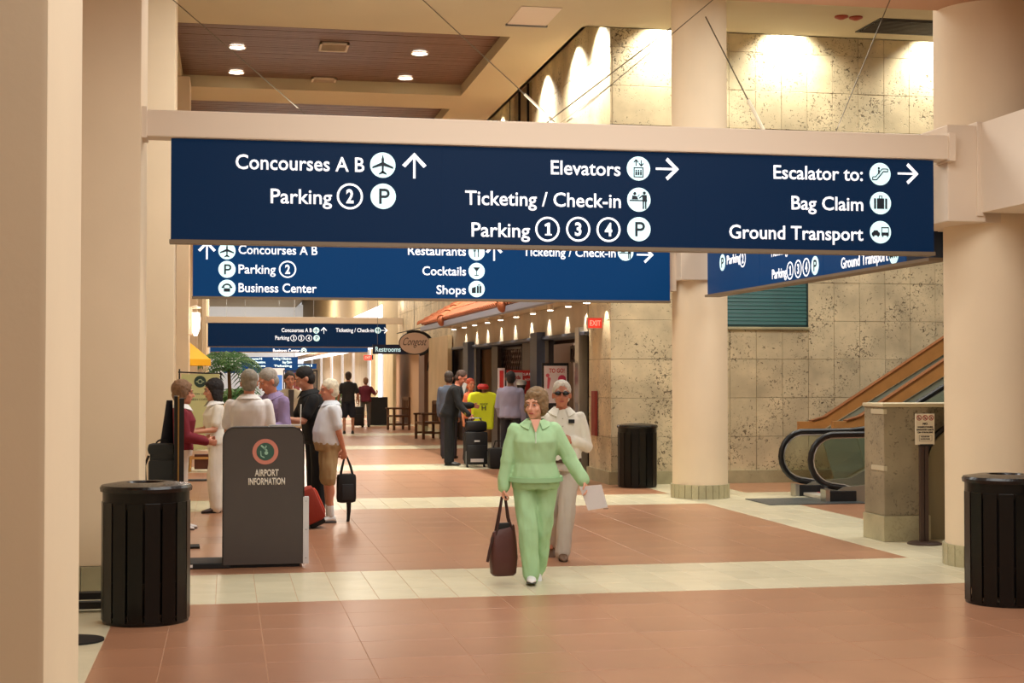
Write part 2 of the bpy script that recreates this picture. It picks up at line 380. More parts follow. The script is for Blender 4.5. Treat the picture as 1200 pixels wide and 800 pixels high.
# left-hand wall behind the pillars, end wall
struct(MB().box(-3.2, -3.0, -4, 120, 0, 7.2).build('wall_left', PLASTER))
struct(MB().box(-3.2, 16, 118, 118.3, 0, 7.2).build('wall_end', mat('far_wall_glow', (232, 232, 230), .8, emit=.45)))  # the wall's own emission stands in for daylight at the far end
struct(MB().box(13.6, 13.9, -4, 23, 0, 8.0).build('wall_far_right', PLASTERW))
struct(MB().box(-3.2, 16, -4.3, -4, 0, 7.2).build('wall_rear', PLASTER))

# far right side: recess by the restrooms, pale piers with daylight between them
W2 = MB()
wr = struct(MB().box(6.3, 6.5, 40, 60, 0, 2.75).build('wall_recess', mat('tan_wall', (176, 140, 106), .8)))
SP = mat('far_stone', (214, 200, 164), .7, var=.1, scale=1.5); SPG = mat('far_stone_grey', (172, 168, 160), .7, var=.15, scale=1)
def pier(y0, y1, m, lab, x0=5.72, z=2.75, grp=None):
    t = thing('stone_pier', lab, 'pier', (x0, y0, 0), 0, grp)
    MB().box(0, .12, 0, y1-y0, .2, z, .01).build('shaft', m, t); MB().box(-.02, .12, -.02, y1-y0+.02, 0, .2).build('plinth', BASES, t)
pier(38.9, 42.6, mat('tan_stone', (196, 172, 134), .7, var=.1, scale=1.2), 'broad tan stone pier between the clothing shop and the restroom recess')
pier(43.6, 44.9, mat('brown_panel', (104, 72, 54), .6), 'dark brown pier under the oval hanging sign')
pier(52.0, 55.2, SP, 'pale cream stone pier behind the wooden armchairs, below the restrooms sign')
for i, (a, b) in enumerate(((58.3, 60.2), (61.6, 67.8), (69.2, 74.4), (76, 82), (84, 91), (93, 101), (103, 114))):
    pier(a, b, SP if i == 0 else SPG, 'cream stone pier beside the tall black panel in the far distance' if i == 0 else ('grey stone pier of the far row, nearest one, just left of the walker in maroon', 'second nearest grey stone pier of the far row, above the walker in the dark tee', 'third grey stone pier of the far row, between bright gaps', 'fourth grey stone pier of the far row, small and distant', 'fifth grey stone pier of the far row, very distant', 'last and most distant grey stone pier of the far row')[i-1], grp=None if i == 0 else 'grey stone piers along the far right side')
gw = struct(MB().box(5.855, 5.865, 57, 118, 0, 4.4).build('window_wall_glow', GLOWD))  # glowing sheet: bright gaps between piers, and brightly lit wall imitated above them
struct(MB().box(4.9, 5.6, 60, 118, 2.9, 3.0).build('trim_2', PLASTERW))

# ------------------------------------------------------------------ left pillars (square) and right columns (round)
def pillar(y, lab, x1=-.65, w_=1.3, d=.9):
    t = thing('square_pillar', lab, 'pillar', (x1-w_/2, y+d/2, 0))
    MB().box(-w_/2, w_/2, -d/2, d/2, .24, CZ, .02).build('shaft', PLASTER, t, True)
    n = 6
    for k in range(n):
        a = -w_/2-.012+(w_+.024)*k/n
        MB().box(a+.002, a+(w_+.024)/n-.002, -d/2-.014, -d/2+.05, 0, .24, .003).build('base_tile', BASES, t)
    for k in range(3):
        a = -d/2+.052+(d-.052)*k/3
        MB().box(w_/2-.05, w_/2+.014, a+.002, a+(d-.052)/3-.002, 0, .24, .003).build('base_tile', BASES, t)
    return t
pillar(3.75, 'plain peach square pillar cropped by the left edge of the photo, nearest', x1=-.424, w_=1.5, d=.85)
pillar(11.82, 'peach square pillar behind the left black litter bin, carrying the first blue sign')
pillar(19.35, 'peach square pillar behind the upright board and dark backpack at left')
pillar(27.0, 'peach square pillar with the lit wall sconce on its side')
pillar(34.6, 'peach square pillar, the next one beyond the wall sconce, by the yellow parasol')
for k, y in enumerate((42.2, 49.9, 57.5)): pillar(y, ('slim slice of peach pillar just beyond the yellow parasol', 'distant peach pillar at the left end of the navy far sign', 'most distant peach pillar at left, behind the palm')[k])
def column(x, y, lab, r=.40):
    t = thing('round_column', lab, 'column', (x, y, 0))
    MB().lathe([(r, .17), (r, CZ)], n=64).build('shaft', PLASTER, t, True)
    n = 26
    b = MB()
    for k in range(n):
        a0, a1 = 2*math.pi*(k+.04)/n, 2*math.pi*(k+.96)/n; R = r+.025
        P = [(R*math.cos(a0), R*math.sin(a0)), (R*math.cos(a1), R*math.sin(a1)), ((r-.05)*math.cos(a1), (r-.05)*math.sin(a1)), ((r-.05)*math.cos(a0), (r-.05)*math.sin(a0))]
        MB().prism(P, (0, 0, 0), (1, 0, 0), (0, 1, 0), (0, 0, .19)).build('base_tile', BASES, t)
    MB().lathe([(r+.012, 0), (r+.012, .175)], n=48).build('base_core', JOINT, t)
    return t
c1 = column(6.79, 12.42, 'round cream column at the right edge carrying the first blue sign', .42)
c2 = column(6.50, 20.0, 'round cream column standing before the stone wall, right of the litter bin', .385)
# capital boxes
MB().box(-.66, -.30, -.46, .40, 3.03, 3.87, .01).box(-.30, .45, -.40, .45, 3.03, 3.87).build('capital', BEAMM, c1)
MB().lathe([(.475, 3.87), (.475, CZ)], (0, .05, 0), 64).build('upper_shaft', PLASTER, c1, True)
MB().box(-.40, .40, -.42, .42, 3.0, 3.87, .01).box(-.55, -.4, -.2, .35, 2.86, 3.6).build('capital', BEAMM, c2)
t = thing('box_beam', 'white grey box beam running from the right column out of the frame', 'beam', (6.6, 6, 0))
MB().box(-.16, .3, -9.5, 5.95, 3.11, 3.89).build('fascia', PLASTERW, t)
MB().box(-.2, -.14, 5.94, 6.1, 3.08, 3.9, .006).build('corner_trim', BEAMM, t)
# ------------------------------------------------------------------ signs
class Face:
    """a flat sign face; items are laid out in metres on it"""
    def __init__(s, parent, o, ux, out, proj):
        s.p = parent; s.o = Vector(o); s.ux = Vector(ux); s.uy = Vector((0, 0, 1)); s.out = Vector(out); s.proj = proj
    def xy(s, u, v):
        q = s.proj(u, v)-s.o; return q.dot(s.ux), q.dot(s.uy)
    def text(s, t, u0, u1, vb, cap, m=None, bold=.012, shear=0):
        um = (u0+u1)/2; a = s.xy(u0, vb); b = s.xy(u1, vb); z = s.xy(um, vb)[1]
        return lettering(t, a[0], b[0], z, cap, s.o, s.ux, s.uy, s.out, m or WHITE, s.p, bold, shear=shear)
    def polys(s, name, polys, c, sc, m, lift=.003, th=.003, parent=None):
        mb = MB(); o = s.o+s.ux*c[0]+s.uy*c[1]+s.out*lift; inv = parent_inv(parent or s.p)
        for P in polys: mb.prism(P, o, s.ux*sc, s.uy*sc, s.out*th)
        mb.v = [inv @ v for v in mb.v]
        return mb.build(name, m, parent or s.p)
    def disc(s, u, v, r, sym=None):
        c = s.xy(u, v); d = s.polys('pictogram', [arc(0, 0, 1, 0, 354, 59)], c, r, CYAN)
        if sym: s.polys('symbol', PICT[sym], c, r, DARKP, .0065, .003, d)
        return d
    def ring(s, u, v, r, ch):
        c = s.xy(u, v); mb = MB(); n = 48; inv = parent_inv(s.p); o = s.o+s.ux*c[0]+s.uy*c[1]
        for k in range(n):
            a0, a1 = 2*math.pi*k/n, 2*math.pi*(k+1)/n
            P = [(R*math.cos(a), R*math.sin(a)) for R, a in ((1, a0), (1, a1), (.84, a1), (.84, a0))]
            mb.prism(P, o+s.out*.001, s.ux*r, s.uy*r, s.out*.003)
        mb.v = [inv @ q for q in mb.v]; rg = mb.build('number_ring', WHITE, s.p)
        tm = text_mesh(ch+'H'); th_ = text_mesh('H'); wd = lambda q: max(v.co.x for v in q.vertices)-min(v.co.x for v in q.vertices)
        nw = (wd(tm)-wd(th_)*1.22)/max(v.co.y for v in th_.vertices)*r*.5*.95; nw = min(max(nw, r*.16), r*.34)
        if ch == '1':
            s.polys('numeral', [[(-.02, -.5), (.2, -.5), (.2, .52), (.02, .52), (-.24, .36), (-.18, .2), (-.02, .28)], R_(-.2, -.02, -.5, -.38), R_(.2, .36, -.5, -.38)], c, r, WHITE, .001, .003, rg); return
        lettering(ch, c[0]-nw, c[0]+nw, c[1]-r*.50, r*1.0, s.o, s.ux, s.uy, s.out, WHITE, rg, .0 if ch == '1' else .03, name='numeral')
    def arrow(s, u, v, r, d):
        c = s.xy(u, v)
        P = [[(-.09, -1), (.09, -1), (.09, .75), (-.09, .75)], [(0, 1), (-.95, .02), (-.72, -.16), (0, .62)], [(0, 1), (0, .62), (.72, -.16), (.95, .02)]]
        if d == 'r': P = [[(b, -a) for a, b in p] for p in P]
        s.polys('arrow', P, c, r, WHITE, .001, .003)
def R_(x0, x1, y0, y1): return [(x0, y0), (x1, y0), (x1, y1), (x0, y1)]
def seg(a, b, w_):
    a = Vector(a); b = Vector(b); t = (b-a).normalized(); n = Vector((-t.y, t.x))*w_/2
    return [tuple(a-n), tuple(b-n), tuple(b+n), tuple(a+n)]
PICT = {
 'plane': [[(-.06, -.62), (.06, -.62), (.10, .45), (0, .82), (-.10, .45)], [(-.08, .22), (-.82, -.14), (-.82, -.28), (-.08, -.06)], [(.08, .22), (.82, -.14), (.82, -.28), (.08, -.06)], [(-.05, -.45), (-.3, -.66), (-.3, -.76), (0, -.66), (.3, -.76), (.3, -.66), (.05, -.45)]],
 'P': [R_(-.32, -.12, -.6, .6), R_(-.12, .14, .4, .6), R_(-.12, .14, -.14, .06)]+[[(.14+.37*math.cos(a)*1, .23+.37*math.sin(a)), (.14+.37*math.cos(b), .23+.37*math.sin(b)), (.14+.17*math.cos(b), .23+.17*math.sin(b)), (.14+.17*math.cos(a), .23+.17*math.sin(a))] for a, b in [(math.radians(-90+18*k), math.radians(-72+18*k)) for k in range(10)]],
 'lift': [R_(-.42, .42, .02, .1), R_(-.42, .42, -.74, -.66), R_(-.42, -.34, -.74, .1), R_(.34, .42, -.74, .1)]+[R_(x-.07, x+.07, -.56, -.26) for x in (-.2, 0, .2)]+[arc(x, -.17, .07, 0, 330, 10) for x in (-.2, 0, .2)]+[R_(-.25, -.17, .22, .7), seg((-.21, .74), (-.4, .5), .09), seg((-.21, .74), (-.02, .5), .09), R_(.19, .27, .22, .7), seg((.23, .2), (.04, .44), .09), seg((.23, .2), (.42, .44), .09)],
 'desk': [arc(-.36, .5, .13, 0, 330, 10), [(-.62, .02), (-.56, .34), (-.2, .3), (-.06, .02)], R_(-.8, .3, -.12, -.02), arc(.46, .56, .13, 0, 330, 10), [(.28, .4), (.66, .4), (.7, -.15), (.3, -.15)], R_(.32, .44, -.76, -.12), R_(.52, .64, -.76, -.12), seg((.3, .34), (.02, .12), .1), seg((-.12, .24), (.06, .44), .05)],
 'escalator': [seg((-.74, -.52), (-.32, -.52), .1), seg((-.34, -.52), (.3, .22), .1), seg((.28, .22), (.74, .22), .1), seg((-.7, -.26), (-.42, -.26), .08), seg((-.44, -.26), (.2, .46), .08), seg((.18, .46), (.7, .46), .08), seg((.72, .46), (.72, .22), .08), seg((-.72, -.52), (-.72, -.26), .08), R_(-.2, -.06, .0, .4), arc(-.13, .52, .1, 0, 330, 10)],
 'case': [R_(-.34, .34, -.52, .42), R_(-.62, -.44, -.52, .42), R_(.44, .62, -.52, .42), R_(-.16, .16, .6, .66), R_(-.16, -.1, .42, .66), R_(.1, .16, .42, .66)],
 'car': [[(-.84, -.3), (-.84, -.05), (-.72, .0), (-.62, .16), (-.3, .16), (-.18, 0), (-.08, -.05), (-.08, -.3)], arc(-.68, -.33, .09, 0, 330, 10), arc(-.24, -.33, .09, 0, 330, 10), R_(.08, .78, -.3, -.02), R_(.08, .14, -.02, .42), R_(.72, .78, -.02, .42), R_(.08, .78, .36, .46), R_(.14, .26, -.42, -.3), R_(.6, .72, -.42, -.3)],
 'fork': [R_(-.3, -.2, -.6, .6), R_(-.42, -.36, .15, .6), R_(-.14, -.08, .15, .6), R_(-.42, -.08, .1, .2), [(.15, -.6), (.27, -.6), (.27, .6), (.12, .4), (.12, .0), (.17, 0)]],
 'glass': [[(-.42, .45), (.42, .45), (.05, 0), (-.05, 0)], R_(-.04, .04, -.5, .02), R_(-.26, .26, -.58, -.48)],
 'bags': [[(-.6, -.5), (-.1, -.5), (-.1, .3), (-.6, .1)], R_(.02, .26, -.5, .35), R_(.34, .58, -.5, .35), seg((.1, .35), (.3, .6), .07), seg((.3, .6), (.5, .35), .07)],
 'phone': [arc(0, -.05, .6, 30, 150, 10)+arc(0, -.05, .42, 150, 30, 10), R_(-.62, -.3, .02, .2), R_(.3, .62, .02, .2), R_(-.36, .36, -.42, -.02)],
}
# transverse sign: enamel box beam above, panel hung below
def cross_sign(name, lab, yc, m, zb=2.73, zt=3.55, x0=-.43, x1=5.99, panels=3, text=None, beam=True):
    t = thing(name, lab, 'sign', (2.78, yc, zb))
    pw = (x1-x0)/panels
    for k in range(panels):
        a = x0+pw*k
        MB().box(a+.0004-2.78, a+pw-.0004-2.78, -.06, .06, .03, zt-zb).build('panel', m, t)
    MB().box(x0-2.79, x1-2.77, -.07, .07, 0, .03).build('bottom_rail', mat('bronze_rail', (120, 104, 84), .5), t)
    if beam:
        b = MB().box(-.64-2.78, 6.13-2.78, -.11, .11, zt-zb+.005, zt-zb+.215, .012).build('box_beam', BEAMM, t)
        for X in (-.64, 6.13):
            MB().box(X-2.78-.03, X-2.78+.03, -.14, .14, zt-zb-.01, zt-zb+.235, .005).build('end_plate', BEAMM, b)
    return t, Face(t, (0, yc-.06, 0), (1, 0, 0), (0, -1, 0), lambda u, v: atY(u, v, yc-.06))
s1, F = cross_sign('hanging_sign', 'large navy sign nearest, spanning the concourse, with concourses, elevators and escalator directions', 12.0, NAVY)
cp = .112
F.text('Concourses A B', 276, 427, 199.5, cp); F.disc(448.5, 193.5, .102, 'plane'); F.arrow(485.5, 194, .104, 'u')
F.text('Parking', 317, 389, 238.5, cp); F.ring(410, 230, .104, '2'); F.disc(449, 230, .102, 'P')
F.text('Elevators', 645.5, 727, 205, cp); F.disc(748, 197.5, .1, 'lift'); F.arrow(782, 198, .1, 'r')
F.text('Ticketing / Check-in', 545, 727.5, 241.5, cp); F.disc(748.5, 234, .1, 'desk')
F.text('Parking', 552.5, 621, 277.5, cp); F.ring(641.5, 268.5, .102, '1'); F.ring(677.5, 268.5, .102, '3'); F.ring(713, 269, .102, '4'); F.disc(748.5, 268.5, .1, 'P')
F.text('Escalator to:', 906.5, 1011, 210.5, cp); F.disc(1031, 204, .096, 'escalator'); F.arrow(1064, 203.5, .096, 'r')
F.text('Bag Claim', 927.5, 1011.5, 246, cp); F.disc(1031.5, 238, .096, 'case')
F.text('Ground Transport', 854.5, 1011.5, 280.5, cp); F.disc(1031.5, 272, .096, 'car')
s2, F = cross_sign('hanging_sign', 'bright blue sign behind the nearest navy sign, with restaurants, cocktails and shops', 19.8, BLUE, zb=2.69, zt=3.5)
cp = .114
F.text('Concourses A B', 279.5, 372, 298, cp); F.disc(266, 294, .11, 'plane'); F.arrow(242.5, 293, .12, 'u')
F.text('Parking', 279.5, 323, 320.5, cp); F.ring(337, 315.5, .112, '2'); F.disc(266, 315.5, .11, 'P')
F.text('Business Center', 279.5, 371, 342.5, cp); F.disc(266, 337.5, .11, 'phone')
F.text('Restaurants', 478, 546, 299, cp); F.disc(558.5, 295.5, .11, 'fork'); F.arrow(579, 295, .12, 'u')
F.text('Cocktails', 495, 546, 322.5, cp); F.disc(558.5, 317.5, .11, 'glass')
F.text('Shops', 511.5, 546, 344.5, cp); F.disc(558.5, 338.5, .11, 'bags')
F.text('Ticketing / Check-in', 613, 721.5, 300.5, cp); F.disc(733, 296, .11, 'desk'); F.arrow(756, 298.5, .12, 'r')
# lengthwise sign between the two round columns
zb, zt = 2.76, 3.58; Y0, Y1 = 13.05, 19.47
s3 = thing('hanging_sign', 'blue sign hung lengthwise between the two round columns, seen at an angle', 'sign', (6.5, (Y0+Y1)/2, zb))
yc = (Y0+Y1)/2
for a, b in ((13.42, 15.45), (15.45, 17.45), (17.45, 19.47)): MB().box(-.06, .06, a+.002-yc, b-.002-yc, .03, zt-zb, .004).build('panel', BLUE, s3)
MB().box(-.055, .055, 12.86-yc, 13.415-yc, .03, zt-zb).build('end_filler', mat('dark_navy', (10, 30, 56), .5), s3)
MB().box(-.1, .1, 12.86-yc, Y1-yc, 0, .03).build('bottom_rail', mat('bronze_rail', (120, 104, 84), .5), s3)
MB().box(-.11, .11, 12.82-yc, 19.6-yc, zt-zb+.005, zt-zb+.2, .01).build('box_beam', BEAMM, s3)
F = Face(s3, (6.44, 0, 0), (0, -1, 0), (-1, 0, 0), lambda u, v: atX(u, v, 6.44))
F.disc(847, 307.5, .11, 'P'); F.text('Parking', 852, 868, 308, .112); F.ring(870.5, 303, .11, '2')
F.text('Ticketing', 903, 923, 299, .112); F.text('Parking', 905, 922, 325.5, .112)
F.ring(926, 317, .105, '1'); F.ring(935.5, 315, .105, '3'); F.ring(945, 313, .105, '4'); F.disc(955.5, 311, .105, 'P')
F.text('Ground Transport', 986, 1041, 310, .112); F.disc(1048, 297, .105, 'car')
# far signs
s4, F = cross_sign('hanging_sign', 'navy far sign under a beam, with concourses, parking and ticketing in small letters', 50.4, NAVY, zb=2.62, zt=3.42, x0=-.6, x1=5.3)
cp = .13
F.text('Concourses A B', 330, 365.5, 389, cp); F.disc(370.5, 387, .105, 'plane'); F.arrow(379.5, 387, .11, 'u')
F.text('Ticketing / Check-in', 393.5, 438, 389, cp); F.disc(442.8, 387, .105, 'desk'); F.arrow(450.5, 387, .11, 'r')
F.text('Parking', 322.5, 339, 398, cp); F.ring(344, 396, .105, '1'); F.ring(353, 396, .105, '3'); F.ring(362, 396, .105, '4'); F.disc(371, 396, .105, 'P')
s5, F = cross_sign('hanging_sign', 'blue sign whose lower edge shows just below the navy far sign', 58.1, BLUE, zb=2.56, zt=3.38, x0=-.6, x1=5.4)
F.text('Business Center', 320, 351.5, 412.7, .13); F.disc(356, 410.8, .11, 'phone')
# distant directory signs
def board(lab, u0, u1, v0, v1, Y, m, rows, group=None, hang=3.6, cap=None):
    a = atY(u0, v0, Y); b = atY(u1, v1, Y)
    t = thing('directory_sign', lab, 'sign', ((a.x+b.x)/2, Y, b.z), 0, group)
    cx, cz = t.location.x, b.z
    MB().box(a.x-cx, b.x-cx, 0, .12, 0, a.z-cz).build('panel', m, t)
    for X in (a.x+.15-cx, b.x-.15-cx): MB().cyl((X, .06, a.z-cz), (X, .06, 7.21-cz), .008, 6).build('hanger_rod', GREYM, t)
    F = Face(t, (0, Y, 0), (1, 0, 0), (0, -1, 0), lambda u, v: atY(u, v, Y))
    for s_, x0, x1, vb in rows: F.text(s_, x0, x1, vb, cap or .085*Y/60, CYAN, .01)
    return t
board('distant light blue directory board above the heads, left of the dark haired man', 283, 349, 418, 437, 70, BLUE, [('Concourses A B', 292, 307, 421.5), ('Elevators', 299, 311, 425.5), ('Restrooms', 297, 311, 429.8), ('Parking / Check-in', 320, 341, 421.5), ('Bag Claim', 331, 342, 425.5), ('Ticketing', 321, 342, 429.8)])
board('distant lower blue sign strip to the right of the directory board', 341, 371, 426, 432, 72, BLUE, [('Concourses B', 346, 366, 429.5)])
board('distant blue sign strip just over the two grey haired men', 262, 330, 432, 437, 84, BLUE, [('Concourses C', 281, 300, 435), ('Ticketing', 308, 322, 435)])
board('small navy restrooms sign beside the oval hanging sign', 437, 491, 403.5, 414.8, 46.5, mat('navy_dark', (12, 20, 48), .5, emit=.15), [('Restrooms', 440, 469.5, 412)], cap=.15)
# oval shop sign on a scroll bracket
Y = 43.0; c = atY(486, 402, Y)
t = thing('oval_sign', 'oval pink beige hanging sign with thin script and a black scroll bracket', 'sign', c)
f_ = Y*math.sqrt(1+.03)/FPX; rx, rz = 17.5*f_, 12.3*f_
E = [(rx*math.cos(a), rz*math.sin(a)) for a in [2*math.pi*k/40 for k in range(40)]]
MB().prism(E, (0, 0, 0), (1, 0, 0), (0, 0, 1), (0, .06, 0)).build('oval_board', mat('oval_pink', (214, 184, 164), .6), t)
MB().tube([(x, .03, z) for x, z in E], .028, 8, closed=True).build('rim', BLACKM, t)
MB().tube([(x*1.12+.02, .03, z*1.14) for x, z in [(rx*math.cos(a), rz*math.sin(a)) for a in [math.radians(-75+13*k) for k in range(16)]]], .035, 8).tube([(rx*.95, .03, -.25), (rx*1.0, .03, -.5), (rx*.85, .03, -.8)], .022, 8).build('scroll_bracket', BLACKM, t)
MB().tube([(-rx*1.2, .03, rz*.9), (rx*.5, .03, rz*1.5)], .012, 6).build('stay_rod', GREYM, t)
lettering('Congost', c.x-rx*.78, c.x+rx*.82, c.z-.06, .22, (0, Y, 0), (1, 0, 0), (0, 0, 1), (0, -1, 0), mat('script_ink', (70, 50, 52), .6), t, -.003, shear=.5)
# exit signs
def exit_sign(lab, p, s, nrm):
    t = thing('exit_sign', lab, 'exit sign', p)
    MB().box(-.16*s, .16*s, -.03, .03, -.11*s, .11*s, .008).build('case', mat('exit_case', (208, 178, 160), .5), t)
    MB().box(-.145*s, .145*s, -.036, -.03, -.095*s, .095*s).build('face', mat('exit_face', (226, 58, 44), .5, emit=.7), t)
    lettering('EXIT', p[0]-.11*s, p[0]+.11*s, p[2]-.05*s, .1*s, (0, p[1]-.036, 0), (1, 0, 0), (0, 0, 1), (0, -1, 0), mat('exit_letters', (255, 170, 150), .5, emit=.8), t, .01)
    MB().box(.165*s, .2*s, -.05, .03, -.08*s, .11*s).build('end_cap', BLACKM, t)
    return t
p = atY(697, 378.5, 23.1); exit_sign('glowing red exit sign on the stone pilaster right of the shop', p, .82, 0)
MB().box(.12, 5.86-p.x, -.01, .01, -.01, .01).build('bracket', GREYM, [o for o in COL.objects if o.name == 'exit_sign'][0])
p = atY(431, 419, 57.6); exit_sign('small distant red exit sign with a black top beside the restrooms sign', p, 1.0, 0)
MB().cyl((0, 0, .1), (0, 0, 7.0-p.z), .008, 6).build('hanger_rod', GREYM, [o for o in COL.objects if o.name == 'exit_sign.001'][0])
# stay cables
def cable(lab, pts, r=.0045, tb=None, grp=None):
    o = MB().tube(pts, r, 6).build('stay_cable', mat('steel_cable', (120, 112, 96), .4, metal=.7)); tag(o, lab, 'cable', grp)
    if tb: MB().tube([Vector(pts[-1]).lerp(Vector(pts[0]), tb[0]), Vector(pts[-1]).lerp(Vector(pts[0]), tb[1])], r*2.4, 8).build('turnbuckle', mat('turnbuckle_steel', (225, 215, 190), .3, metal=.4), o)
def pt(u, v, Y): return atY(u, v, Y)
cable('thin steel cable slanting down to the middle of the sign beam from the upper left', [pt(487, -8, 12), pt(650, 143, 12)], tb=(.02, .22))
cable('thin steel cable slanting down to the middle of the beam across the round column', [pt(852, -14, 12), pt(664, 143, 12)], tb=(.02, .2))
cable('thin steel cable slanting across the wood ceiling to the left of the beam', [pt(196, -6, 12), pt(366, 141, 12)])
cable('thin steel cable leaning over the stone wall toward the right end of the beam', [pt(1047, -10, 12.05), pt(980, 153.5, 12.05)])
cable('faint thin cable from the round column down left to the second blue sign', [pt(786, 33, 19.8), pt(601, 174, 19.8)], .01)
cable('faint thin cable from the round column down right to the lengthwise sign', [pt(827, 20, 19.6), atX(925, 212, 6.5)], .01, tb=(.1, .45))
# ------------------------------------------------------------------ litter bins
def litter_bin(lab, x, y, rz=0):
    t = thing('litter_bin', lab, 'bin', (x, y, 0), rz, None)
    H = .93; R = .292
    MB().lathe([(.02, .07), (.235, .07), (.25, .1), (.255, H-.06), (.225, H-.05), (.22, .12), (.02, .11)], n=36).build('liner', BLACKM, t, True)
    MB().lathe([(R-.02, .0), (R, .0), (R, .035), (R-.02, .035), (R-.02, .0)], n=36, cap=False).build('bottom_ring', BLACK, t, True)
    MB().lathe([(R-.016, .30-.05), (R-.006, .25), (R-.006, .29), (R-.016, .29), (R-.016, .25)], n=36, cap=False).build('middle_ring', BLACK, t, True)
    MB().lathe([(R-.03, H-.14), (R+.002, H-.14), (R+.002, H-.02), (R-.03, H-.02)], n=36, cap=False).build('top_band', BLACK, t, True)
    n = 16; w_ = 2*math.pi*R/n*.90/2
    sm = MB().box(-w_, w_, -.004, .004, .02, H-.1, .003).mesh('slat'); sm.materials.append(BLACK)
    for k in range(n):
        a = 2*math.pi*(k+.5)/n; o = put('slat', sm, t, (R*math.cos(a), R*math.sin(a), 0)); o.rotation_euler = (0, 0, a+math.pi/2)
    lid = MB().lathe([(R-.02, H-.03), (R+.018, H-.03), (R+.022, H-.005), (R+.01, H+.012), (.20, H+.028), (.135, H+.03), (.12, H+.015), (.12, H-.04), (.14, H-.04), (.14, H-.0), (R-.02, H-.03)], n=40, cap=False).build('lid', mat('bin_lid', (8, 8, 10), .25, bump=.35, bscale=30), t, True)
    for k in range(6):
        a = 2*math.pi*k/6+.3; MB().lathe([(.014, -.0), (.018, .03)], (.25*math.cos(a), .25*math.sin(a), .0), 8).build('foot', BLACKM, t)
    return t
litter_bin('tall black slatted litter bin at lower left, in front of the peach pillar', -.54, 10.68)
litter_bin('black litter bin against the stone wall, left of the round column', 6.16, 22.02, .2)
litter_bin('black litter bin cropped by the right edge of the photo', 5.74, 10.32, .1)

# ------------------------------------------------------------------ information kiosk
KB = mat('kiosk_brown', (72, 64, 60), .55, var=.04, scale=3, bump=.04)
t = thing('information_kiosk', 'brown grey airport information kiosk with rounded top corners', 'kiosk', (.33, 13.4, 0))
W_, Hh, r = .352, 1.237, .105
P = [(-W_, .03), (W_, .03)]+arc(W_-r, Hh-r, r, 0, 90, 8)+arc(-W_+r, Hh-r, r, 90, 180, 8)
MB().prism(P, (0, 0, 0), (1, 0, 0), (0, 0, 1), (0, .40, 0)).build('cabinet', KB, t)
MB().tube([(a*1.001, -.002, b) for a, b in P[1:]+P[:1]], .006, 6).build('edge_trim', mat('kiosk_trim', (34, 28, 26), .5), t)
MB().box(-W_+.03, W_-.03, .03, .37, 0, .03).build('plinth', BLACKM, t)
MB().box(W_-.006, W_+.045, -.012, .06, .03, .62, .003).build('corner_guard', mat('guard_white', (206, 204, 206), .45), t)
for z in (.08, .33, .58): MB().lathe([(.006, 0), (.006, .004)], (W_+.02, -.014, z), 8).build('screw', GREYM, t)
MB().tube([(.05, .2, Hh), (.05, .2, Hh+.012), (.33, .2, Hh+.012), (.335, .2, Hh+.2)], .007, 6).build('tray_rail', mat('rail_white', (230, 230, 230), .4), t)
F = Face(t, (0, 13.4, 0), (1, 0, 0), (0, -1, 0), lambda u, v: atY(u, v, 13.4))
c = F.xy(311, 529)
em = F.polys('emblem_ring', [arc(0, 0, 1, 0, 354, 59)], c, .113, mat('emblem_pink', (206, 128, 112), .6), .002)
F.polys('emblem_disc', [arc(0, 0, 1, 0, 350, 35)], c, .078, mat('emblem_green', (52, 88, 76), .5), .0055, .003, em)
F.polys('emblem_mark', [seg((-.5, .75), (.2, .1), .2), seg((.1, .7), (-.1, .2), .14), seg((-.55, .1), (-.5, -.5), .12), seg((-.5, -.5), (-.1, -.7), .12), arc(.1, -.15, .22, 0, 340, 12)], c, .075, mat('emblem_white', (150, 190, 170), .5), .009, .002, em)
LW = mat('kiosk_letters', (226, 218, 206), .5)
F.text('AIRPORT', 298.5, 326.5, 557.5, .056, LW, .03); F.text('INFORMATION', 291, 334, 567.5, .056, LW, .03)
t = thing('floor_plate', 'low black plate on the floor beside the information kiosk', 'plate', (-.08, 13.55, 0))
MB().box(-.42, .12, -.15, .3, 0, .05, .008).build('plate', BLACKM, t); MB().box(-.27, -.2, -.155, -.149, .015, .04).build('label', mat('label_white', (220, 220, 220), .5), t)

# ------------------------------------------------------------------ seat, backpack, coat, upright board by the third pillar
t = thing('upright_board', 'tall thin board seen edge-on with a gold edge, beside the dark backpack', 'board', (-.45, 15.1, 0), math.radians(2.2))
MB().box(-.05, -.016, -.02, .62, .25, 1.49, .003).build('panel', BLACKM, t)
MB().box(-.016, -.002, -.028, .4, .25, 1.49).build('gold_edge', mat('gold_edge', (170, 132, 70), .35, metal=.6), t)
MB().box(-.002, .045, -.03, .3, .02, 1.47).build('upright', mat('upright_black', (20, 20, 24), .5), t)
MB().box(-.2, .2, -.12, .12, 0, .02).build('base', BLACKM, t)
t = thing('waiting_chair', 'blue grey padded chair mostly hidden behind the left litter bin', 'chair', (-.80, 15.3, 0))
MB().box(-.25, .3, -.25, .25, .50, .60, .03).build('seat', mat('slate_blue', (92, 104, 132), .8, bump=.2), t, True)
for sx in (-.2, .25):
    for sy in (-.2, .2): MB().cyl((sx, sy, 0), (sx, sy, .52), .018, 8).build('leg', GREYM, t)
DK = mat('backpack_dark', (52, 56, 58), .85, bump=.3, bscale=60)
t = thing('backpack', 'dark grey backpack standing on the blue grey chair', 'bag', (-.62, 15.3, .60))
MB().box(-.12, .13, -.11, .12, 0, .38, .06).build('body', DK, t, True)
MB().box(-.13, .14, -.15, -.08, .04, .26, .03).build('front_pocket', DK, t, True)
MB().box(-.14, .12, -.12, .1, .31, .42, .045).build('lid', DK, t, True)
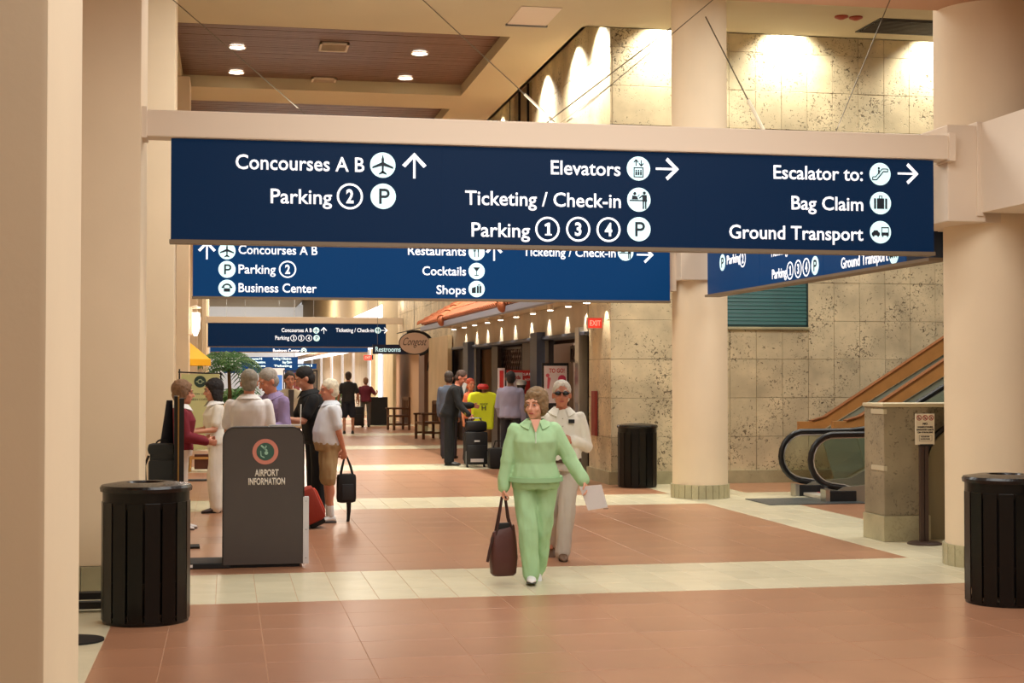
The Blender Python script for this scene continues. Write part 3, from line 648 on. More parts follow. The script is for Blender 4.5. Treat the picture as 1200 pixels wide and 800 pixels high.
MB().tube(arc_pts := [(.06*math.cos(a)-.0, 0, .415+.04*math.sin(a)) for a in [math.pi*k/8 for k in range(9)]], .01, 6).build('grab_handle', BLACKM, t)
MB().tube([(-.13, -.05, .3), (-.17, -.06, .2), (-.16, -.05, .05)], .014, 6).build('strap', BLACKM, t)
t = MB().loft([[(-.56+(.03+.07*(1-k/6))*math.cos(a)-.05*(1-k/6), 15.5+.05*math.sin(a), .595+.85*k/6) for a in [2*math.pi*j/12 for j in range(12)]] for k in range(7)]).build('jacket', mat('midnight_cloth', (22, 24, 40), .9), None, True)
tag(t, 'dark blue jacket hanging behind the upright board', 'jacket')
# stanchion bits at the left, behind the nearest pillar
t = thing('pole_stand', 'thin black pole stand with round foot, mostly hidden behind the nearest pillar', 'stand', (-.93, 9.95, 0))
MB().lathe([(.17, 0), (.17, .012), (.05, .035), (.02, .04)], n=28).build('base', BLACKM, t, True)
MB().cyl((-.06, 0, .03), (-.06, 0, 1.3), .016, 10).build('pole', BLACKM, t)
t = thing('low_trolley', 'black low base with two bars at the pillar foot, behind the left bin', 'trolley', (-.95, 11.3, 0))
MB().box(-.2, .66, -.16, -.08, .02, .07).build('bar', BLACKM, t); MB().box(-.2, .5, .1, .2, .05, .1).build('bar', BLACKM, t)
MB().box(-.2, -.12, -.16, .2, 0, .06).build('foot', BLACKM, t); MB().box(.56, .66, -.12, .12, 0, .025).build('foot', BLACKM, t)

# ------------------------------------------------------------------ ceiling fittings
for k, (x, y) in enumerate([(.16, 25.3), (.16, 27.4), (3.22, 25.2), (3.23, 27.35), (3.23, 29.95), (.16, 32.0), (3.23, 32.0)]):
    labs = ['round recessed ceiling lamp, near one of the left pair in the wood coffer', 'round recessed ceiling lamp, far one of the left pair in the wood coffer', 'round recessed ceiling lamp at right in the wood coffer, nearer', 'round recessed ceiling lamp at right in the wood coffer, farther', 'round recessed ceiling lamp in the second wood coffer', 'round recessed ceiling lamp in the second coffer, hidden behind the beam at left', 'round recessed ceiling lamp in the second coffer, hidden behind the beam at right']
    t = thing('ceiling_downlight', labs[k], 'lamp', (x, y, CZ+.185), 0, 'recessed downlights in the wood coffers')
    MB().lathe([(.135, -.0), (.15, -.0), (.15, -.018), (.125, -.01), (.125, .0)], n=28, cap=False).build('trim_ring', mat('lamp_trim', (225, 215, 200), .5), t, True)
    MB().lathe([(.125, -.012), (.12, -.006)], n=28).build('lens', GLOW, t)
    spot((x, y, CZ+.13), (x, y, 0), 420, 100, .6, .1)
for lab, u, v, w_, Z in (('rectangular white air grille in the wood coffer, nearer', 391, 55, .42, 7.18), ('rectangular white air grille in the wood coffer, farther', 379, 95, .40, 7.18)):
    p = atZ(u, v, Z); t = thing('ceiling_vent', lab, 'vent', (p.x, p.y, Z))
    MB().box(-w_/2, w_/2, -.26, .26, -.004, .02).box(-w_/2-.03, w_/2+.03, -.30, -.25, -.02, .01).box(-w_/2-.03, w_/2+.03, .25, .30, -.02, .01).box(-w_/2-.03, -w_/2+.01, -.3, .3, -.02, .01).box(w_/2-.01, w_/2+.03, -.3, .3, -.02, .01).build('frame', mat('vent_cream', (206, 190, 166), .6), t)
    for k in range(9): MB().obox((0, -.21+k*.052, -.012), (w_/2-.01, 0, 0), (0, .014, .008), (0, -.002, .003)).build('louver', mat('vent_cream2', (170, 150, 126), .6), t)
p = atZ(626, 18.5, CZ); t = thing('ceiling_hatch', 'pale rectangular access hatch in the cream ceiling', 'hatch', (p.x, p.y, CZ))
MB().box(-.30, .30, -.55, .55, -.012, 0, .004).build('panel', mat('hatch_grey', (216, 200, 180), .7), t); MB().box(-.32, .32, .55, .6, -.03, 0).build('lip', GREYM, t)
t = thing('ceiling_grille', 'dark rectangular grille in the ceiling above the stone wall', 'grille', (0, 0, CZ))
a = atZ(1030, 21, CZ); b = atZ(1003, 37, CZ); x0 = (a.x+b.x)/2
MB().box(x0, x0+2.6, a.y, b.y, -.015, 0).build('frame', mat('grille_dark', (44, 36, 28), .7), t)
for k in range(12): MB().box(x0+.03, x0+2.57, a.y+.05+(b.y-a.y-.1)*k/12, a.y+.08+(b.y-a.y-.1)*k/12, -.03, -.015).build('louver', mat('grille_dark2', (58, 46, 34), .7), t)
for k, (u, v) in enumerate(((986, 19), (1003, 20))):
    p = atZ(u, v, CZ); tag(MB().lathe([(.10, 0), (.10, -.02), (.03, -.05)], n=14).build('sprinkler_plate', mat('rust_red', (150, 56, 36), .6), loc=p), ('small red ceiling fitting, left one by the dark grille', 'small red ceiling fitting, right one by the dark grille')[k], 'sprinkler')
# wall sconce
t = thing('wall_sconce', 'lit white wall sconce on the side of the peach pillar', 'lamp', (-.65, 27.35, 2.62))
MB().box(0, .05, -.06, .06, -.2, .3, .01).build('bracket', BEAMM, t)
MB().lathe([(.03, -.22), (.075, -.1), (.085, .1), (.07, .2)], (.11, 0, 0), 20).build('shade', mat('sconce_glow', (255, 232, 214), .5, emit=3), t, True)
MB().lathe([(.09, .27), (.09, .30), (.02, .33)], (.11, 0, 0), 20).build('cap', BEAMM, t)
point((-.3, 27.2, 2.7), 14, .08, (1, .85, .75))

# ------------------------------------------------------------------ escalators
RUB = mat('handrail_rubber', (12, 12, 14), .35)
def esc_path(x0, zb=.20, r=.355, xe=8.9, L=3.4, z_extra=0):
    pts = [(x0+r+.42, zb-.1), (x0+r+.12, zb-.02)]+[(x0+r+r*math.cos(a), zb+r+r*math.sin(a)) for a in [math.radians(-100-16*k) for k in range(11)]]
    pts += [(xe-.3, zb+2*r), (xe, zb+2*r+.03), (xe+.3, zb+2*r+.13)]
    pts += [(xe+.3+L, zb+2*r+.13+L*math.tan(math.radians(30)))]
    return pts
def escalator(lab, x0, ya, yb, xe=8.9, L=3.4, steps=9):
    t = thing('escalator', lab, 'escalator', (x0, (ya+yb)/2, 0)); ox, oy = x0, (ya+yb)/2
    for y in (ya, yb):
        P = [(x-ox, z) for x, z in esc_path(x0, xe=xe, L=L)]
        hr = MB().tube([(x, y-oy, z) for x, z in P], .038, 10).build('handrail', RUB, t, True)
        P2 = [(x-ox, z) for x, z in esc_path(x0+.045, .245, .31, xe, L)]
        MB().tube([(x, y-oy, z) for x, z in P2], .012, 6).build('handrail_guide', CHROME, hr, True)
        g = P2[2:]+[(xe+.3+L-ox, .7+L*.5), (xe-.3-ox, .17), (.5, .15)]
        MB().prism(g, (0, y-oy-.006, 0), (1, 0, 0), (0, 0, 1), (0, .012, 0)).build('glass_panel', GLASSB, t)
        s_ = [(.34, 0), (xe-ox+.1, 0), (xe-ox+L, (L-.3)*.577), (xe-ox+L, (L-.3)*.577+.24), (xe-ox-.3, .24), (.45, .2), (.34, .14)]
        MB().prism(s_, (0, y-oy-.06, 0), (1, 0, 0), (0, 0, 1), (0, .12, 0)).build('skirt', mat('skirt_steel', (150, 146, 132), .4, metal=.5), t)
        MB().box(.22, .62, y-oy-.09, y-oy+.09, 0, .15, .01).build('newel_box', BLACKM, t)
        MB().box(.18, .24, y-oy-.095, y-oy+.095, 0, .17, .005).build('newel_cap', CHROME, t)
    MB().box(.3, 1.0, ya-oy+.07, yb-oy-.07, .01, .05).build('comb_plate', mat('comb_light', (214, 208, 196), .35, metal=.3), t)
    for k in range(3): MB().box(.5+k*.17, .54+k*.17, ya-oy+.08, yb-oy-.08, .05, .054).build('comb_stripe', mat('comb_pink', (216, 92, 96), .5), t)
    for k in range(steps):
        x = 1.0+.4*k; z = .05+max(0, k-1)*.21
        st = MB().box(x, x+.4, ya-oy+.07, yb-oy-.07, z-.2, z, .006).build('step', mat('step_grey', (96, 98, 98), .5, metal=.4), t)
    return t
escalator('escalator with two black handrail loops and glass sides near the stone wall', 7.68, 18.9, 19.98, 9.0, 3.4)
# second flight behind, with wood-faced parapets
t = thing('wood_parapet_flight', 'rear flight with sloping orange wood parapets rising to the right along the stone wall', 'stairs', (8.6, 21.1, 0))
WO = mat('orange_wood', (176, 122, 66), .45, var=.12, scale=5)
for y, dx in ((20.5, 0), (21.75, 0)):
    q = atY(977, 500, 20.5) if y < 21 else atY(937, 500, 21.75); a = q.x-8.6; z = q.z
    T = math.tan(math.radians(30)); L = 4.4
    P = [(a, z-.09), (a+.30, z-.09), (a+.30+L, z-.09+L*T), (a+.30+L, z+.25+L*T), (a+.42, z+.14), (a+.25, z+.08), (a, z+.08)]
    w1 = MB().prism(P, (0, y-21.1, 0), (1, 0, 0), (0, 0, 1), (0, .10, 0)).build('wood_fascia', WO, t)
    MB().prism([(a+.2, z+.08), (a+.42, z+.14), (a+.30+L, z+.25+L*T), (a+.30+L, z+.27+L*T), (a+.42, z+.16), (a+.2, z+.10)], (0, y-21.12, 0), (1, 0, 0), (0, 0, 1), (0, .14, 0)).build('top_edge', mat('wood_edge', (120, 66, 28), .4), w1)
    g = [(a+.6, .02), (a+.3+L, L*T-.2), (a+.3+L, z-.09+L*T), (a+.36, z-.09)]
    MB().prism(g, (0, y-21.06, 0), (1, 0, 0), (0, 0, 1), (0, .02, 0)).build('side_panel', mat('flight_grey', (142, 146, 130), .5), t)
for k in range(10): MB().box(1.1+.35*k, 1.45+.35*k, -.48, .6, max(0, .19*k-.05), .19*(k+1)).build('step', mat('step_grey', (96, 98, 98), .5, metal=.4), t)
p = atZ(905, 588); tag(MB().box(6.98, 8.35, 18.55, 19.5, .001, .012, .003).build('floor_mat', mat('steel_mat', (96, 102, 104), .35, metal=.5, bump=.3, bscale=120)), 'dark grey metal entry mat before the escalator loops', 'mat')

# stone block by the right column
t = thing('stone_end_block', 'square coral stone block with grey base, left of the right column', 'stone block', (6.98, 14.5, 0))
MB().box(-.37, .12, -.2, .28, .26, 1.37, .012).box(.12, .8, .06, .28, .26, 1.37).build('shaft', STONEG, t)
MB().box(-.385, .8, -.21, .30, 1.37, 1.41, .012).build('cap', mat('cap_stone', (206, 194, 160), .5), t)
MB().box(-.385, .13, -.222, .29, 0, .26, .006).build('plinth', BASES, t)
for z in (.72, 1.3): MB().box(-.376, -.34, -.206, .1, z, z+.05).build('repair_patch', mat('patch_cream', (200, 190, 160), .6), t)
t = thing('escalator_newel', 'rounded olive escalator end with black handrail beside the stone block', 'escalator', (7.1, 14.42, 0))
P = [(.02, 0), (.02, .75)]+[(.42+.40*math.cos(a), .75+.42*math.sin(a)) for a in [math.radians(170-12*k) for k in range(7)]]+[(1.3, 1.3), (1.3, 0)]
MB().prism(P, (0, -.05, 0), (1, 0, 0), (0, 0, 1), (0, .1, 0)).build('end_panel', mat('olive_panel', (128, 118, 88), .5), t)
MB().tube([(a-.02 if i < 3 else a, 0, b+(.02 if i > 2 else 0)) for i, (a, b) in enumerate(P[:-1])], .035, 8).build('handrail', RUB, t, True)
# pedestal notice
t = thing('notice_stand', 'brown pedestal stand with a white notice of prohibitions on a round foot', 'sign', (6.91, 14.02, 0))
MB().lathe([(.17, 0), (.17, .012), (.14, .025), (.03, .03)], n=32).build('base', mat('stand_brown', (64, 46, 38), .45), t, True)
MB().box(-.05, -.008, -.02, .02, .02, 1.02, .004).box(.0, .04, -.02, .02, .02, 1.02, .004).build('post', mat('stand_brown', (64, 46, 38), .45), t)
pn = MB().box(-.105, .1, -.036, -.02, 1.0, 1.31, .003).build('notice_panel', mat('notice_cream', (228, 216, 190), .5), t)
MB().box(-.06, .08, -.04, .0, .985, 1.005).build('clamp', BLACKM, t)
F = Face(pn, (6.91, 14.02-.037, 0), (1, 0, 0), (0, -1, 0), lambda u, v: atY(u, v, 13.98))
inkm = mat('notice_ink', (62, 54, 50), .6); redm = mat('notice_red', (170, 44, 48), .5)
for k, xx in enumerate((-.068, -.003, .062)):
    P = []
    for j in range(18):
        a0, a1 = math.radians(20*j), math.radians(20*j+20); P.append([(R*math.cos(a), R*math.sin(a)) for R, a in ((1, a0), (1, a1), (.76, a1), (.76, a0))])
    F.polys('prohibition_ring', P+[seg((-.6, .6), (.6, -.6), .2)], (xx, 1.27), .027, redm, .001, .002)
    F.polys('symbol', [seg((-.3, -.3), (.3, -.3), .25), seg((0, -.3), (.1*(k-1), .4), .2)], (xx, 1.27), .027, inkm, .0005, .001)
def nl(s, z, w_, cap): lettering(s, -.003-w_/2, -.003+w_/2, z, cap, F.o, F.ux, F.uy, F.out, inkm, pn, .02)
nl('NO', 1.2, .05, .02); nl('WHEELCHAIRS', 1.17, .165, .015); nl('BAGGAGE CARTS', 1.143, .185, .015); nl('OR STROLLERS', 1.116, .165, .015)
nl('PLEASE USE', 1.075, .09, .011); nl('ELEVATORS', 1.052, .1, .011)
F.polys('notice_frame', [R_(-.07, .07, 1.092, 1.095), R_(-.07, .07, 1.035, 1.038), R_(-.07, -.067, 1.035, 1.095), R_(.067, .07, 1.035, 1.095)], (0, 0), 1, inkm, .001, .001)
# red wall box on the pilaster
p = atX(699, 484, 5.87)
tag(MB().box(-.05, .0, -.12, .12, -.36, .36, .01).build('wall_cabinet', mat('dark_red', (132, 44, 32), .5), loc=(5.86, p.y, p.z)), 'narrow dark red fixture on the stone pilaster under the exit sign', 'cabinet')

# ------------------------------------------------------------------ shop front
sh = thing('shop_front', 'clothing shop front with tiled eave, row of spotlights and dark posts', 'shop', (5.9, 31.2, 0))
def sbox(n, x0, x1, y0, y1, z0, z1, m, c=0, par=None): return MB().box(x0-5.9, x1-5.9, y0-31.2, y1-31.2, z0, z1, c).build(n, m, par or sh)
DKW = mat('shop_dark_wood', (46, 32, 28), .5, var=.15, scale=6); SB = mat('slate_post', (66, 74, 92), .5)
sbox('fascia', 5.86, 6.2, 23.95, 38.8, 2.42, 2.92, mat('fascia_stone', (188, 176, 156), .75, var=.08, scale=3))
sbox('lintel', 5.80, 6.2, 23.95, 38.8, 2.36, 2.42, SB, .01)
sbox('soffit', 5.05, 5.84, 22.4, 38.4, 2.92, 2.95, mat('soffit_cream', (200, 184, 156), .7))
sbox('gutter', 4.93, 5.06, 22.4, 38.4, 2.83, 2.95, mat('gutter_blue', (150, 160, 186), .5), .012)
sbox('back_wall', 8.6, 8.8, 23.9, 38.9, 0, 3.0, mat('shop_brown', (88, 66, 56), .8)); sbox('shop_ceiling', 6.2, 8.8, 23.9, 38.9, 2.6, 2.65, mat('shop_ceiling', (120, 104, 92), .8))
sbox('side_wall', 6.2, 8.8, 23.7, 23.9, 0, 3.0, DKW); sbox('side_wall', 6.2, 8.8, 38.7, 38.9, 0, 3.0, DKW)
def yX(u, X): return atX(u, 440, X).y
for u0, u1, z0, z1, X, m in ((516.5, 528, 0, 2.36, 6.0, DKW), (537, 543, 0, 2.36, 6.0, DKW), (548, 558, 0, 2.36, 6.05, DKW), (576, 583, 0, 2.36, 6.0, DKW), (612, 621, 0, 2.36, 6.0, DKW), (629, 643, 0, 2.36, 6.0, DKW), (678, 688.5, 0, 2.36, 5.95, DKW)):
    a, b = yX(u1, X), yX(u0, X); sbox('door_panel', X, X+.1, a, b, z0, z1, m, .01)
sbox('lit_wall', 6.6, 6.7, yX(578, 6.6), yX(552, 6.6), 0, 2.36, mat('lit_tan', (206, 168, 136), .7)); sbox('lit_wall', 7.0, 7.1, yX(672, 7.0), yX(640, 7.0), 0, 2.36, mat('lit_taupe', (150, 128, 112), .7))
for u0, u1, X in ((542.5, 548, 5.7), (621, 629, 5.7), (673.5, 678, 5.78)):
    a, b = yX(u1, X), yX(u0, X); sbox('post', X, X+.16, a, b, 0, 2.5, SB if u0 < 670 else CHROME, .01)
# lattices
def lattice(u0, u1, v0, v1, X):
    ya, yb = yX(u1, X), yX(u0, X); z1 = atX((u0+u1)/2, v0, X).z; z0 = atX((u0+u1)/2, v1, X).z
    fr = MB(); yc, zc = (ya+yb)/2, (z0+z1)/2
    fr.box(-.03, .03, ya-yc, yb-yc, z1-zc-.05, z1-zc).box(-.03, .03, ya-yc, yb-yc, z0-zc, z0-zc+.05).box(-.03, .03, ya-yc, ya-yc+.05, z0-zc, z1-zc).box(-.03, .03, yb-yc-.05, yb-yc, z0-zc, z1-zc)
    f = fr.build('lattice', DKW, sh, loc=(X-5.9, yc-31.2, zc)); H2 = (z1-z0)/2; Wd = (yb-ya)/2
    for d in (1, -1):
        s_ = -Wd-H2+.1
        while s_ < Wd+H2:
            a = max(-Wd, s_-H2); b = min(Wd, s_+H2)
            if b-a > .1: MB().obox((d*.012, (a+b)/2, d*((a+b)/2-s_)), (.01, 0, 0), (0, (b-a)/2, d*(b-a)/2), (0, -.016, .016*d)).build('strip', mat('lattice_brown', (60, 40, 32), .6), f)
            s_ += .24
    sbox('lattice_backing', X+.35, X+.4, ya, yb, z0, z1, mat('backing_pale', (226, 206, 190), .7))
lattice(582, 613, 407, 436, 6.2); lattice(670, 679, 405, 424, 6.2)
sbox('blue_panel', 6.3, 6.34, yX(612, 6.3), yX(597, 6.3), 1.2, 1.95, mat('shop_blue', (42, 62, 110), .6)); sbox('blue_panel', 6.25, 6.29, yX(590, 6.25), yX(581, 6.25), .5, 1.5, mat('shop_blue', (42, 62, 110), .6)); sbox('blue_panel', 6.3, 6.34, yX(679, 6.3), yX(674, 6.3), .4, 1.35, mat('shop_blue', (42, 62, 110), .6))
sbox('green_poster', 6.5, 6.52, yX(537, 6.5), yX(529, 6.5), 1.75, 2.36, mat('poster_green', (70, 140, 66), .6, var=.3, scale=6)); sbox('red_poster', 6.4, 6.43, yX(540, 6.4), yX(534, 6.4), 1.3, 1.85, RED)
# roof of barrel tiles
TM = mat('roof_tile', (174, 98, 60), .7, var=.15, scale=6, rnd=.12)
y = 24.0; slope = Vector((.87, 0, .60)); rb = MB()
rb.add([(4.98-5.9, 23.9-31.2, 2.95), (4.98-5.9, 38.35-31.2, 2.95), (5.87-5.9, 36.6-31.2, 3.53), (5.87-5.9, 23.9-31.2, 3.53), (5.87-5.9, 23.9-31.2, 2.95), (5.87-5.9, 38.35-31.2, 2.95)], [(0, 1, 2, 3), (0, 4, 5, 1), (0, 3, 4), (1, 5, 2), (3, 2, 5, 4)]).build('roof_deck', mat('deck_brown', (110, 66, 44), .8), sh)
tb = MB(); half = [math.pi*j/6 for j in range(7)]
def barrel(mb, p0, p1, r0, r1):
    p0, p1 = Vector(p0), Vector(p1); t_ = (p1-p0).normalized(); sd = t_.cross(Vector((0, 0, 1))).normalized(); up_ = sd.cross(t_)
    mb.loft([[p+sd*math.cos(a)*r+up_*math.sin(a)*r for a in half]+[p+sd*math.cos(a)*r*.8+up_*math.sin(a)*r*.8 for a in reversed(half)] for p, r in ((p0, r0), (p1, r1))])
while y < 38.1:
    L_ = 1.0 if y < 36.6 else max(.1, (38.3-y)/1.75)
    for j in range(3):
        a, b = j/3*L_, min(1, (j+1.15)/3)*L_
        p0 = Vector((4.93-5.9, y-31.2, 2.965))+slope*a*1.05+Vector((0, 0, .012*(3-j)*0+.01)); p1 = Vector((4.93-5.9, y-31.2, 2.965))+slope*b*1.05
        if j == 0:
            q = MB(); barrel(q, p0, p1, .085, .07); q.build('roof_tile', TM, sh)
        else: barrel(tb, p0, p1, .085, .07)
    y += .215
tag(tb.build('upper_roof_tiles', TM, sh), kind='stuff')
hp = MB()
for k in range(7):
    a = Vector((4.95-5.9, 38.4-31.2, 2.99)).lerp(Vector((5.87-5.9, 36.6-31.2, 3.56)), k/7); b = Vector((4.95-5.9, 38.4-31.2, 2.99)).lerp(Vector((5.87-5.9, 36.6-31.2, 3.56)), (k+1.1)/7)
    q = MB(); barrel(q, a, b, .13, .1); q.build('hip_tile', TM, sh)
for u in (520, 592):                                      # raised hip rows with a big end cap
    y = yX(u, 4.95)
    for k in range(5):
        a = Vector((4.9-5.9, y-31.2, 2.98)).lerp(Vector((5.87-5.9, y-31.2+1.4, 3.64)), k/5); b = Vector((4.9-5.9, y-31.2, 2.98)).lerp(Vector((5.87-5.9, y-31.2+1.4, 3.64)), (k+1.1)/5)
        q = MB(); barrel(q, a, b, .13, .10); q.build('hip_tile', TM, sh)
    MB().ell((4.9-5.9, y-31.2, 2.95), .10, .15, .12, n=12, m=8).build('hip_end_cap', TM, sh, True)
# under-eave spotlights with scallops of light on the fascia
for k, (u, v) in enumerate(((529.5, 388.6), (541.5, 387), (553.5, 384), (568.5, 381), (584, 377.5), (602, 374), (621.5, 369.5), (641.5, 365.5), (662.5, 361), (684, 355))):
    yy = yX(u, 5.5); t = thing('eave_spotlight', ('small round spotlight under the tiled eave, %s' % ('farthest one, next to the oval sign', 'second from the oval sign', 'third from the oval sign', 'fourth from the oval sign', 'fifth from the oval sign', 'fifth from the exit sign', 'fourth from the exit sign', 'third from the exit sign', 'second from the exit sign', 'nearest one, above left of the exit sign')[k]), 'lamp', (5.55, yy, 2.92), 0, 'spotlights under the shop eave')
    MB().lathe([(.055, 0), (.055, -.07), (.06, -.075), (.06, -.09)], n=16).build('can', mat('lamp_trim', (225, 215, 200), .5), t, True)
    MB().lathe([(.052, -.098), (.05, -.09)], n=16).build('lens', GLOW, t)
    spot((5.68, yy, 2.86), (5.89, yy, 2.42), 38, 60, .5, .015, (1, .9, .75))
area((7.5, 31, 2.55), 1.2, 12, 160, (1, .86, .72))

# ------------------------------------------------------------------ shop displays
def stand_poster(name, lab, u0, u1, v0, v1, Y, m, rows, frame=None, foot=True, cat='poster stand'):
    a, b = atY(u0, v0, Y), atY(u1, v1, Y); cx = (a.x+b.x)/2
    t = thing(name, lab, cat, (cx, Y, 0)); W_ = (b.x-a.x)/2
    pn = MB().box(-W_, W_, 0, .03, b.z, a.z).build('poster', m, t)
    if frame: MB().box(-W_-.03, W_+.03, .005, .05, a.z, a.z+.05).box(-W_-.03, -W_, .005, .05, b.z, a.z).box(W_, W_+.03, .005, .05, b.z, a.z).box(-W_-.03, W_+.03, .005, .05, b.z-.04, b.z).build('frame', frame, t)
    if foot: MB().box(-.02, .02, .03, .06, .02, b.z).build('post', GREYM, t); MB().box(-.25, .25, -.15, .2, 0, .02).build('base', GREYM, t)
    F = Face(pn, (cx, Y, 0), (1, 0, 0), (0, -1, 0), lambda u, v: atY(u, v, Y))
    for s_, x0, x1, vb, cap, mm in rows: F.text(s_, x0, x1, vb, cap, mm, .02)
    return t, pn, F
WP = mat('poster_white', (228, 214, 214), .6); 
t, pn, F = stand_poster('poster_stand', 'white framed to go poster with red lettering behind the man in sunglasses', 637.5, 664.5, 428.5, 472, 25.0, WP, [('TO GO!', 643.5, 661.5, 436.5, .07, RED)], BLACKM)
F.polys('print', [[(-.4, -.9), (-.1, -1), (.2, .7), (-.3, .9)], arc(-.3, 1.1, .3, 0, 340, 12)], F.xy(644, 448), .11, mat('print_pink', (216, 96, 110), .6), .001, .002)
F.polys('print', [arc(0, 0, 1, 0, 345, 20), R_(-1, 1, -1.2, -.2)], F.xy(658.5, 444), .07, mat('print_pink2', (206, 60, 96), .6), .001, .002)
t, pn, F = stand_poster('poster_stand', 'red and white sale poster board behind the man in the lavender shirt', 594, 627, 433.5, 462, 28.6, mat('poster_red', (214, 56, 50), .6), [('SALE', 613, 626, 440, .05, WP), ('NOW', 615, 624, 446, .04, WP)], None)
F.polys('white_print', [R_(-1, 1, -1, 1)], F.xy(603, 446), .16, WP, .001, .002); F.text('Florida', 596.5, 610, 444, .07, RED, .03)
stand_poster('poster_stand', 'slim red and white upright banner beside the sale poster', 585.5, 590, 434, 480, 29.0, mat('poster_red', (214, 56, 50), .6), [], WP)
# yellow T-shirt on a display stand
Y = 28.3; c = atY(566, 459, Y)
t = thing('tshirt_display', 'bright yellow tee with black print hanging on a display stand', 'shirt display', (c.x, Y, 0))
z1 = atY(566, 459, Y).z; z0 = atY(566, 503, Y).z
P = [(-.21, z0), (.20, z0), (.215, z1-.3), (.29, z1-.12), (.25, z1-.03), (.10, z1+.01), (0, z1-.03), (-.10, z1+.01), (-.27, z1-.03), (-.31, z1-.17), (-.225, z1-.3)]
me = MB().prism(P, (0, -.08, 0), (1, 0, 0), (0, 0, 1), (0, .16, 0))
o = me.build('shirt', mat('neon_yellow', (236, 240, 40), .8, bump=.2, bscale=12), t); md = o.modifiers.new('b', 'BEVEL'); md.width = .05; md.segments = 4
F = Face(t, (c.x, Y-.083, 0), (1, 0, 0), (0, -1, 0), lambda u, v: atY(u, v, Y-.083)); F.text('H', 564.5, 569.5, 480.5, .09, inkm, .01); F.text('SINCE', 562.5, 571.5, 474, .028, inkm, .0)
MB().box(-.02, .02, -.02, .02, 0, z1+.12).build('pole', mat('tan_pole', (170, 130, 100), .6), t); MB().lathe([(.2, 0), (.2, .02), (.03, .03)], n=20).build('base', mat('tan_pole', (170, 130, 100), .6), t)
MB().box(-.08, -.03, .0, .05, .0, z0+.05).box(.04, .09, .0, .05, 0, z0+.05).build('leg', mat('tan_pole', (170, 130, 100), .6), t)
MB().lathe([(.1, 0), (.115, .05), (.08, .1)], (0, 0, z1+.05), 16).build('hanger_top', RED, t)

# ------------------------------------------------------------------ chairs, far panel, suitcases
BW = mat('chair_wood', (92, 60, 38), .5)
def armchair(lab, x, y, rz):
    t = thing('wooden_armchair', lab, 'chair', (x, y, 0), rz)
    for sx in (-.26, .26):
        MB().box(sx-.03, sx+.03, -.28, -.22, 0, .66).build('leg', BW, t); MB().box(sx-.03, sx+.03, .22, .28, 0, 1.0).build('leg', BW, t)
        MB().box(sx-.04, sx+.04, -.32, .25, .64, .69, .01).build('armrest', BW, t); MB().box(sx-.015, sx+.015, -.24, .24, .14, .19).build('stretcher', BW, t)
    MB().box(-.28, .28, -.28, .26, .40, .46, .012).build('seat', BW, t)
    b = MB().box(-.28, .28, .23, .27, .92, 1.02, .01).build('backrest', BW, t)
    for k in range(5): MB().box(-.2+.1*k-.02, -.2+.1*k+.02, .235, .265, .46, .93).build('slat', BW, b)
p = atZ(467, 503.5); armchair('dark wooden armchair farther off, beside the tall black panel', p.x, p.y, math.radians(-75))
p = atZ(502, 514); armchair('dark wooden armchair nearer the shop, below the oval sign', p.x, p.y, math.radians(-75))
p = atZ(444, 498); t = thing('black_screen', 'tall black panel standing between far walkers and the armchairs', 'panel', (p.x, p.y, 0))
MB().box(-.3, .3, 0, .25, .03, .95, .01).build('cabinet', BLACKM, t); MB().box(-.32, .32, -.02, .27, 0, .03).build('base', BLACKM, t)
def suitcase(lab, x, y, rz, w_=.40, h=.58, d=.24, m=BLACKM, handle=.36, z0=.05, tilt=0):
    t = thing('suitcase', lab, 'suitcase', (x, y, 0), rz); t.rotation_euler[0] = tilt
    MB().box(-w_/2, w_/2, -d/2, d/2, z0, z0+h, .035).build('shell', m, t, True)
    MB().box(-w_/2+.03, w_/2-.03, -d/2-.03, -d/2+.01, z0+.05, z0+h*.6, .015).build('front_pocket', m, t, True)
    for sx in (-w_/2+.05, w_/2-.05): MB().obox((sx, 0, .035), (.015, 0, 0), (0, .035, 0), (0, 0, .035)).build('wheel', BLACKM, t)
    if handle:
        MB().tube([(-w_*.28, d/2-.04, z0+h), (-w_*.28, d/2-.04, z0+h+handle), (w_*.28, d/2-.04, z0+h+handle), (w_*.28, d/2-.04, z0+h)], .01, 6).build('pull_handle', GREYM, t)
    return t
p = atZ(555, 547); q = suitcase('black upright cabin suitcase with pull handle beside the pilot', p.x+.04, p.y+.0, 0, .42, .60, handle=.25)
MB().box(-.05, .05, -.165, -.148, .47, .50).build('badge', mat('badge_white', (200, 200, 200), .5), q); MB().box(-.12, .12, -.165, -.13, .1, .16).build('luggage_tag', mat('tag_pale', (200, 190, 190), .5), q)
for sx in (-.2, .2): MB().box(sx-.008, sx+.008, -.13, -.11, .06, .3).build('corner_rail', GREYM, q)
p = atZ(579, 547.5); t = thing('duffel_bag', 'black duffel bag on the floor beside the lavender shirt man', 'bag', (p.x+.02, p.y-.32, 0))
MB().box(-.19, .22, -.14, .14, 0, .38, .07).build('body', BLACKM, t, True); MB().tube([(-.1, -.02, .36), (-.06, -.02, .5), (.08, -.02, .5), (.12, -.02, .36)], .012, 6).build('handle', BLACKM, t)
t = thing('soft_bag', 'black soft bag lying on top of the pilot suitcase', 'bag', (atZ(557, 547).x+.03, atZ(555, 547).y+.1, .65))
MB().box(-.2, .2, -.12, .12, 0, .2, .07).build('body', BLACKM, t, True); MB().tube([(-.12, 0, .18), (-.05, 0, .26), (.06, 0, .26), (.12, 0, .18)], .012, 6).build('handle', BLACKM, t)
p = atZ(420, 500); suitcase('black suitcase pulled by the far walker in the maroon shirt', p.x-.05, p.y-.35, 0, .36, .62, handle=.3)
RB = mat('rust_red_bag', (150, 50, 34), .8, bump=.3, bscale=20)
